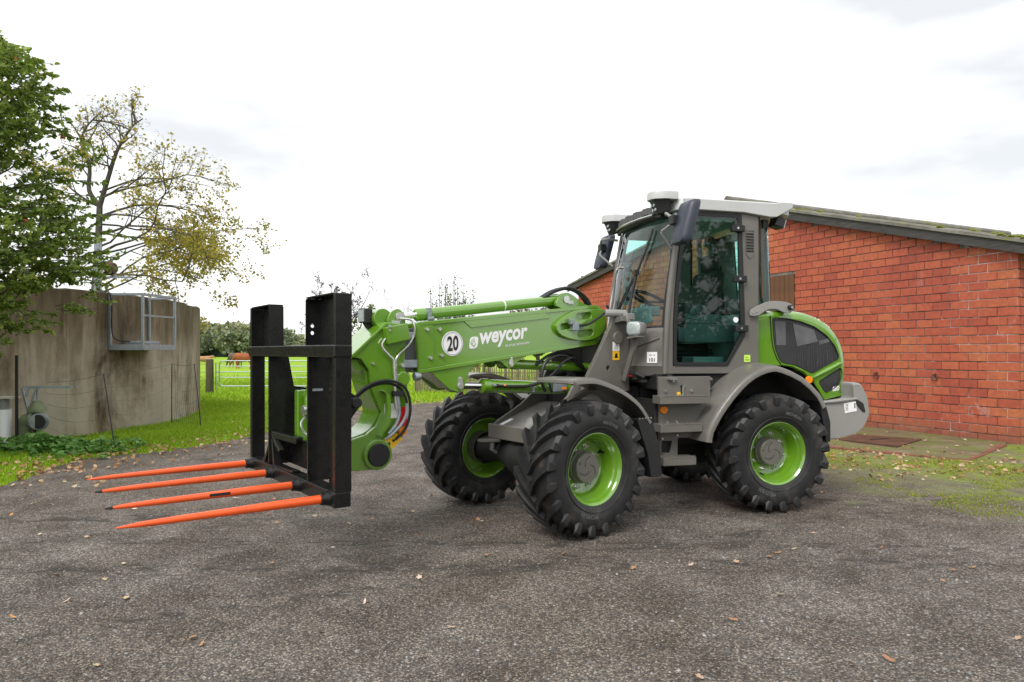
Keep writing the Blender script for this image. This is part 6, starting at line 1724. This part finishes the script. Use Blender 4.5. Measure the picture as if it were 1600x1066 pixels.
# ---- orchard trees beyond the boom
def orchard(name, loc, label, seed, H, trunk_h, kids, lv_per, lsize, lmat, spread=.75, upr=.0, depth=3, L=None, bark=DBARK, minr=.004):
    e = empty(name, loc); tag(e, label, "tree")
    T = Tree(seed, 5, minr); r = T.r; L = L or (H - trunk_h)
    T.mb.tube([(0, 0, -.1), (.05, 0, trunk_h * .6), (0, .05, trunk_h)], [.14, .11, .10], 8)
    for k in range(kids):
        a = 2 * PI * (k + r.random() * .6) / kids
        T.branch((0, .05, trunk_h * r.uniform(.85, 1)), (math.cos(a) * .75, math.sin(a) * .75, .6 + upr), L * r.uniform(.75, 1.0), .055, depth, wander=.2, kids=4 if depth > 2 else 5, spread=spread, shrink=.55, up=upr * .2)
    T.mb.build("trunk", bark, e, angle=60)
    lp, ld = [], []
    for p, d, dep in T.tips:
        m_ = lv_per(p) if callable(lv_per) else lv_per
        for k in range(int(m_ + r.random())):
            lp.append(p + Vector((r.gauss(0, .06), r.gauss(0, .06), r.gauss(0, .06)))); ld.append((r.gauss(0, 1), r.gauss(0, 1), r.gauss(0, .8)))
    if lp: leaves("crown", lp, ld, lsize, lmat, e, np.random.default_rng(seed), .55)
    return e
OLIVE = leaf_mat("olive_leaf", (.06, .09, .015), (.13, .16, .03), (.27, .25, .06), .4)
BROWN = leaf_mat("brown_leaf", (.10, .06, .02), (.20, .13, .04), (.30, .24, .07), .4)
orchard("bare_tree", (-10.4, 42, -.03), "bare grey fruit tree rising behind the black fork frame", 41, 6.6, 2.5, 8, lambda p: .9 if (p.z < 3.4 and p.x > .2) else .0, .14, OLIVE, .8, depth=4, L=3.7, minr=.0125, upr=.3)
orchard("bare_tree", (-8.1, 52, -.03), "thin bare tree top behind the boom lamp", 43, 5.6, 1.6, 6, .05, .12, OLIVE, .7, minr=.012)
orchard("leafy_tree", (-8.9, 38, -.03), "small olive green tree between the fork and the boom head", 44, 4.2, 1.0, 5, 2.0, .13, OLIVE, .8)
orchard("brown_orchard_tree", (1.35, 36, -.03), "tan leaved tree top behind the rear end of the boom", 45, 4.5, 1.3, 6, 2.2, .14, BROWN, .8)
orchard("brown_orchard_tree", (-1.4, 40, -.03), "low brown orchard tree behind the middle of the boom", 46, 3.4, 1.1, 6, 1.6, .14, BROWN, .8)
orchard("brown_orchard_tree", (-4.2, 44, -.03), "low brown orchard tree behind the boom's telescopic end", 47, 3.3, 1.0, 6, 1.4, .14, BROWN, .8)
# sapling with upright shoots
sp_ = empty("shooting_fruit_tree", (-2.75, 31, -.03)); tag(sp_, "fruit tree with straight upright shoots above the boom cylinder", "tree")
q = MB(); q.tube([(0, 0, -.1), (.05, 0, 1.2), (.0, 0, 2.0)], [.11, .09, .08], 8); rS = random.Random(9); lp, ld = [], []
for k in range(26):
    a = rS.uniform(0, 2 * PI); rr = rS.uniform(.15, .95); hz = rS.choice((4.9, 4.6, 4.3, 4.1, 4.0, 3.8)) - .25 * rr
    if k == 0: a, rr, hz = 0, .15, 5.05
    if k == 1: a, rr, hz = PI, .45, 4.75
    if k == 2: a, rr, hz = 0, .95, 4.35
    if k == 3: a, rr, hz = PI, .85, 4.25
    bx, by = rr * math.cos(a), rr * math.sin(a); P3 = spline([(0, 0, 1.9), (bx * .7, by * .7, 2.6), (bx, by, 3.2), (bx * 1.04, by, hz)], 15)
    q.tube(P3, [.04 * (1 - .9 * i / (len(P3) - 1)) + .003 for i in range(len(P3))], 5, False)
    for p in P3[4:]:
        for j in range(7 if p.z < 3.5 else 4):
            lp.append(p + Vector((rS.gauss(0, .05), rS.gauss(0, .05), rS.uniform(-.1, .1)))); ld.append((rS.gauss(0, 1), rS.gauss(0, 1), rS.gauss(.3, .6)))
q.build("trunk", DBARK, sp_, angle=60)
leaves("crown", lp, ld, .11, OLIVE, sp_, np.random.default_rng(9), .5)

# ---- distant wood: one mass of crowns
rgW = np.random.default_rng(77); rW = random.Random(77)
pos, siz, tin = [], [], []
tr = MB()
for k in range(130):
    x = rW.uniform(-175, -64); y = 205 + rW.uniform(-14, 26); Hh = rW.choice((7.6, 8.6, 9.4, 10.2, 11.2)) * rW.uniform(.92, 1.06) * (1 if x < -72 else max(.35, 1 - (x + 72) / 12))
    if k > 105: x = rW.uniform(-64, 170); y = 260 + rW.uniform(-10, 20); Hh = rW.uniform(2.5, 5.5)
    ba = rW.gauss(.45, .2)
    m_ = 340
    th_ = rgW.uniform(0, 2 * PI, m_); u = rgW.uniform(-1, 1, m_); rr = rgW.uniform(.55, 1, m_) ** .5
    wx = 2.9 * (Hh / 10 + .2)
    px_ = x + wx * rr * np.sqrt(1 - u * u) * np.cos(th_); py_ = y + wx * rr * np.sqrt(1 - u * u) * np.sin(th_); pz_ = Hh * .54 + Hh * .46 * rr * u
    pos.append(np.stack([px_, py_, pz_], 1)); tin.append(np.clip(ba + .22 * rgW.normal(size=m_) + .12 * u, 0, 1))  # tint paints crown tops as lit and undersides as shaded
    tr.tube([(x, y, 0), (x + rW.uniform(-.3, .3), y, Hh * .6)], [.16, .1], 4, False)
pos = np.concatenate(pos); tin = np.concatenate(tin)
wood = tr.build("distant_wood", DBARK); tag(wood, "dark green wood along the far edge of the pasture", "wood", kind="stuff")
leaves("wood_foliage", pos, rgW.normal(size=(len(pos), 3)), 1.15, leaf_mat("hazed_wood_leaf", (.14, .175, .115), (.22, .26, .155), (.36, .36, .19), .3), wood, rgW, .8, tin)["kind"] = "stuff"  # leaf colours lightened and greyed to paint in the distance haze
q = MB()
for k in range(420): 
    x = -180 + k * .33 + rW.uniform(-.2, .2); q.tube([(x, 196, 0), (x + .3, 196, rW.uniform(1.5, 2.8))], [.5, .15], 5, False)
q.build("wood_undergrowth", simple("undergrowth", (.022, .035, .02), .9, var=.4), wood)["kind"] = "stuff"

# ================================================================== NETTLES AND FALLEN LEAVES
nt_ = empty("nettle_clump", (-6.75, 9.75, 0)); tag(nt_, "clump of dark leafy nettles in the grass below the valve", "plant")
rN = random.Random(17); lp, ld = [], []; q = MB()
for k in range(260):
    a = rN.uniform(0, 2 * PI); rr = abs(rN.gauss(0, .5)); bx, by = rr * 1.5 * math.cos(a), rr * .75 * math.sin(a); h = rN.uniform(.10, .30) * max(.3, 1 - rr * .5)
    q.tube([(bx, by, 0), (bx + rN.gauss(0, .03), by + rN.gauss(0, .03), h)], [.004, .002], 4, False)
    for j in range(9):
        zz = h * (.35 + .65 * j / 8); aa = rN.uniform(0, 2 * PI); lp.append((bx, by, zz)); ld.append((math.cos(aa), math.sin(aa), rN.uniform(-.4, .3)))
q.build("stem", simple("green_stem", (.08, .14, .03), .7), nt_)["kind"] = "stuff"
leaves("foliage", lp, ld, .085, leaf_mat("nettle_leaf", (.06, .16, .02), (.12, .28, .045), (.24, .42, .10), .3), nt_, np.random.default_rng(17), .6)

LEAFC = [simple("fallen_leaf_%d" % i, c, .7, var=.25, scale=30) for i, c in enumerate([(.44, .30, .20), (.38, .20, .10), (.46, .22, .07), (.54, .42, .32), (.30, .15, .08), (.46, .36, .20)])]
rL = random.Random(23)
def fallen_mesh(kind):
    q = MB(); N = 16; P = []
    for i in range(N):
        a = 2 * PI * i / N
        r = (.5 + .5 * abs(math.cos(a * (2.5 if kind else 1)))) * (.75 if kind else 1) * (1 - .35 * abs(math.sin(a)) if not kind else 1) * rL.uniform(.8, 1.1)
        x, y = r * math.cos(a), r * math.sin(a) * (.62 if not kind else .85); P.append((x, y, .20 * (x * x) * rL.uniform(.4, 1.2) + .28 * abs(y) * rL.uniform(.5, 1)))
    q.add([(0, 0, .02)] + P, [(0, i + 1, (i + 1) % N + 1) for i in range(N)])
    q.tube([(-.95, 0, .1), (-1.5, .15, .16)], .03, 4); return q.mesh("fallen_leaf", 60, recalc=False)
fm = [fallen_mesh(k) for k in (0, 1, 1, 0, 1)]
fmm = []
for m_ in fm:
    for c in LEAFC:
        k = m_.copy(); k.materials.clear(); k.materials.append(c); fmm.append(k)
spots = []
def gpx(x, y): 
    Z = 1067 * 1.45 / (y - 550); return ((x - 800) / 1067 * Z, Z)
near_px = [(163, 908), (105, 941), (193, 883), (330, 805), (300, 1000), (197, 937), (315, 1010), (20, 967), (150, 1043), (655, 905), (570, 944), (705, 983), (502, 990), (660, 1030), (990, 890), (1202, 872), (1220, 932), (1377, 858), (1145, 971), (1093, 1062), (1390, 1034), (1590, 1001), (1332, 1042), (425, 882),
           (60, 823), (62, 837), (135, 841), (410, 827), (620, 833), (650, 838), (1080, 885), (880, 868), (760, 870), (985, 865), (1040, 792), (1140, 868), (1215, 866), (1490, 893), (1520, 889), (1560, 885), (1270, 835), (1240, 860), (1475, 911), (1445, 822), (1490, 788), (1430, 783), (840, 980), (1150, 880), (600, 845), (545, 820),
           (270, 841), (350, 898), (88, 902), (210, 797), (520, 858), (575, 790), (330, 770), (420, 805)]
for (x, y) in near_px: spots.append((*gpx(x, y), rL.uniform(.022, .038)))
for k in range(50):      # strewn along the grass edge and below the tines
    p = yard_edge[rL.randrange(45, 118)]; spots.append((p[0] + rL.gauss(.15, .4), p[1] + rL.gauss(0, .4), rL.uniform(.03, .055)))
for k in range(64):
    spots.append((rL.uniform(-5.0, .2), rL.uniform(5.6, 10.5), rL.uniform(.022, .038)))
for k in range(120):
    d_ = rL.uniform(1.7, 4.9) if k % 6 else rL.uniform(.3, 1.7); t_ = rL.uniform(-1.2, 2.6); c = W0 + WD * t_ + WN * d_; spots.append((c.x, c.y, rL.uniform(.032, .055)))
for (x, y, s) in spots[:290]:
    on_grass = not in_poly(yard_poly, np.array([x]), np.array([y]))[0]
    o = obj_from("fallen_leaf", rL.choice(fmm)); o.location = (x, y, (.05 if on_grass else .012) + (.02 if (x - W0.x) * WN.x + (y - W0.y) * WN.y < 2.1 and x > 3.5 else 0)); o.scale = (s, s, s); o.rotation_euler = (rL.gauss(0, .25), rL.gauss(0, .25), rL.uniform(0, 6.28))
    o["category"] = "leaf"; o["group"] = "fallen autumn leaves scattered on the ground"
    ci = LEAFC.index(o.data.materials[0]); cn = ("tan", "rust brown", "orange", "pale pinkish", "dark brown", "yellow")[ci]
    where = "in the grass near the tank" if on_grass else ("by the brick wall" if x > 3.2 and y > 6 else ("on the gravel behind the tines" if x < .3 and y > 6.2 else ("on the gravel in the right foreground" if x > .9 else ("on the gravel in the left foreground" if x < -.9 else "on the gravel in front of the near front wheel"))))
    o["label"] = "%s %s autumn leaf lying %s" % ("large" if s > .036 else "small", cn, where)
# small stuff: litter of leaf fragments in the grass edge and loose stones on the yard
V, F_list, tn = [], [], []
n = 1100
xs, ys = [], []
while len(xs) < n:
    p = yard_edge[rL.randrange(40, 130)]; xs.append(p[0] + rL.gauss(-.25, .6)); ys.append(p[1] + rL.gauss(0, .5))
for k in range(520):
    c = W0 + WD * rL.uniform(-1.5, 2.4) + WN * rL.gauss(3.0, .9); xs.append(c.x); ys.append(c.y)
n = len(xs); zs = np.full(n, .035); zs[1100:] = .014
pos = np.stack([xs, ys, zs], 1); dr = rgW.normal(size=(n, 3)); dr[:, 2] *= .25
dr[1100:, 2] *= .5
o = leaves("leaf_litter", pos, dr, .058, leaf_mat("litter", (.22, .10, .04), (.42, .25, .11), (.60, .48, .32), .2), None, rgW, .7); tag(o, "brown leaf litter along the edges of the grass and moss", "leaf litter", kind="stuff")
n = 26000; r_ = rgW.random(n); Y = 2.6 + 8.5 * r_ ** 1.6; X = rgW.uniform(-1, 1, n) * (Y * .8 + .3)
k = in_poly(yard_poly, X, Y); X, Y = X[k], Y[k]; n = len(X)
s = np.exp(rgW.normal(np.log(.0055), .35, n)); a = rgW.uniform(0, 6.28, n)
base = np.array([[1, 0, 0], [0, 1, 0], [-1, 0, 0], [0, -1, 0], [.1, .1, .8]])
jit = rgW.uniform(.6, 1.3, (n, 5, 3)); Pp = base[None] * jit * s[:, None, None]
ca, sa = np.cos(a)[:, None], np.sin(a)[:, None]
V = np.stack([Pp[:, :, 0] * ca - Pp[:, :, 1] * sa + X[:, None], Pp[:, :, 0] * sa + Pp[:, :, 1] * ca + Y[:, None], Pp[:, :, 2] + .001], 2).reshape(-1, 3)
i = np.arange(n)[:, None] * 5; F = np.concatenate([i + np.array([[j, (j + 1) % 4, 4]]) for j in range(4)])
sm = leaf_mat("loose_stone", (.05, .047, .043), (.13, .123, .115), (.34, .33, .32), 0.0)
tag(obj_from("loose_stones", np_mesh("loose_stones", V, F, sm, np.repeat(np.clip(rgW.normal(.45, .25, n), 0, 1), 5))), "loose small stones on the gravel yard", "gravel", kind="stuff")

# ---- trees behind the camera: out of frame, they show only as reflections in the cab glass
orchard("garden_tree", (12.5, -6.0, -.0), "leafy green tree mirrored in the cab door glass", 61, 6.2, 1.5, 7, 3.0, .16, OLIVE, .8, bark=BARK)
orchard("garden_tree", (17.0, -5.0, -.0), "broad leafy tree mirrored beside it in the door glass", 62, 5.4, 1.3, 7, 3.0, .16, OLIVE, .8, bark=BARK)
orchard("garden_tree", (8.0, -9.0, -.0), "yellowing tree mirrored in the lower door glass", 63, 5.6, 1.4, 7, 2.4, .16, BROWN, .8, bark=BARK)
hg = empty("added_hedge", (12, -4, 0)); tag(hg, "unseen clipped hedge added to darken the lower cab door glass", "hedge")  # unseen hedge, added so the lower door glass reflects something dark
q = MB(); q.box2((-7, -.5, 0), (9, .5, 1.9)); q.build("stems", simple("hedge_core", (.02, .03, .012), .95, var=.4), hg)
hp_ = np.stack([rgW.uniform(-7.2, 9.2, 9000), rgW.uniform(-.75, .75, 9000), rgW.uniform(0, 2.3, 9000)], 1)
leaves("foliage", hp_, rgW.normal(size=(9000, 3)), .14, OLIVE, hg, rgW, .6)
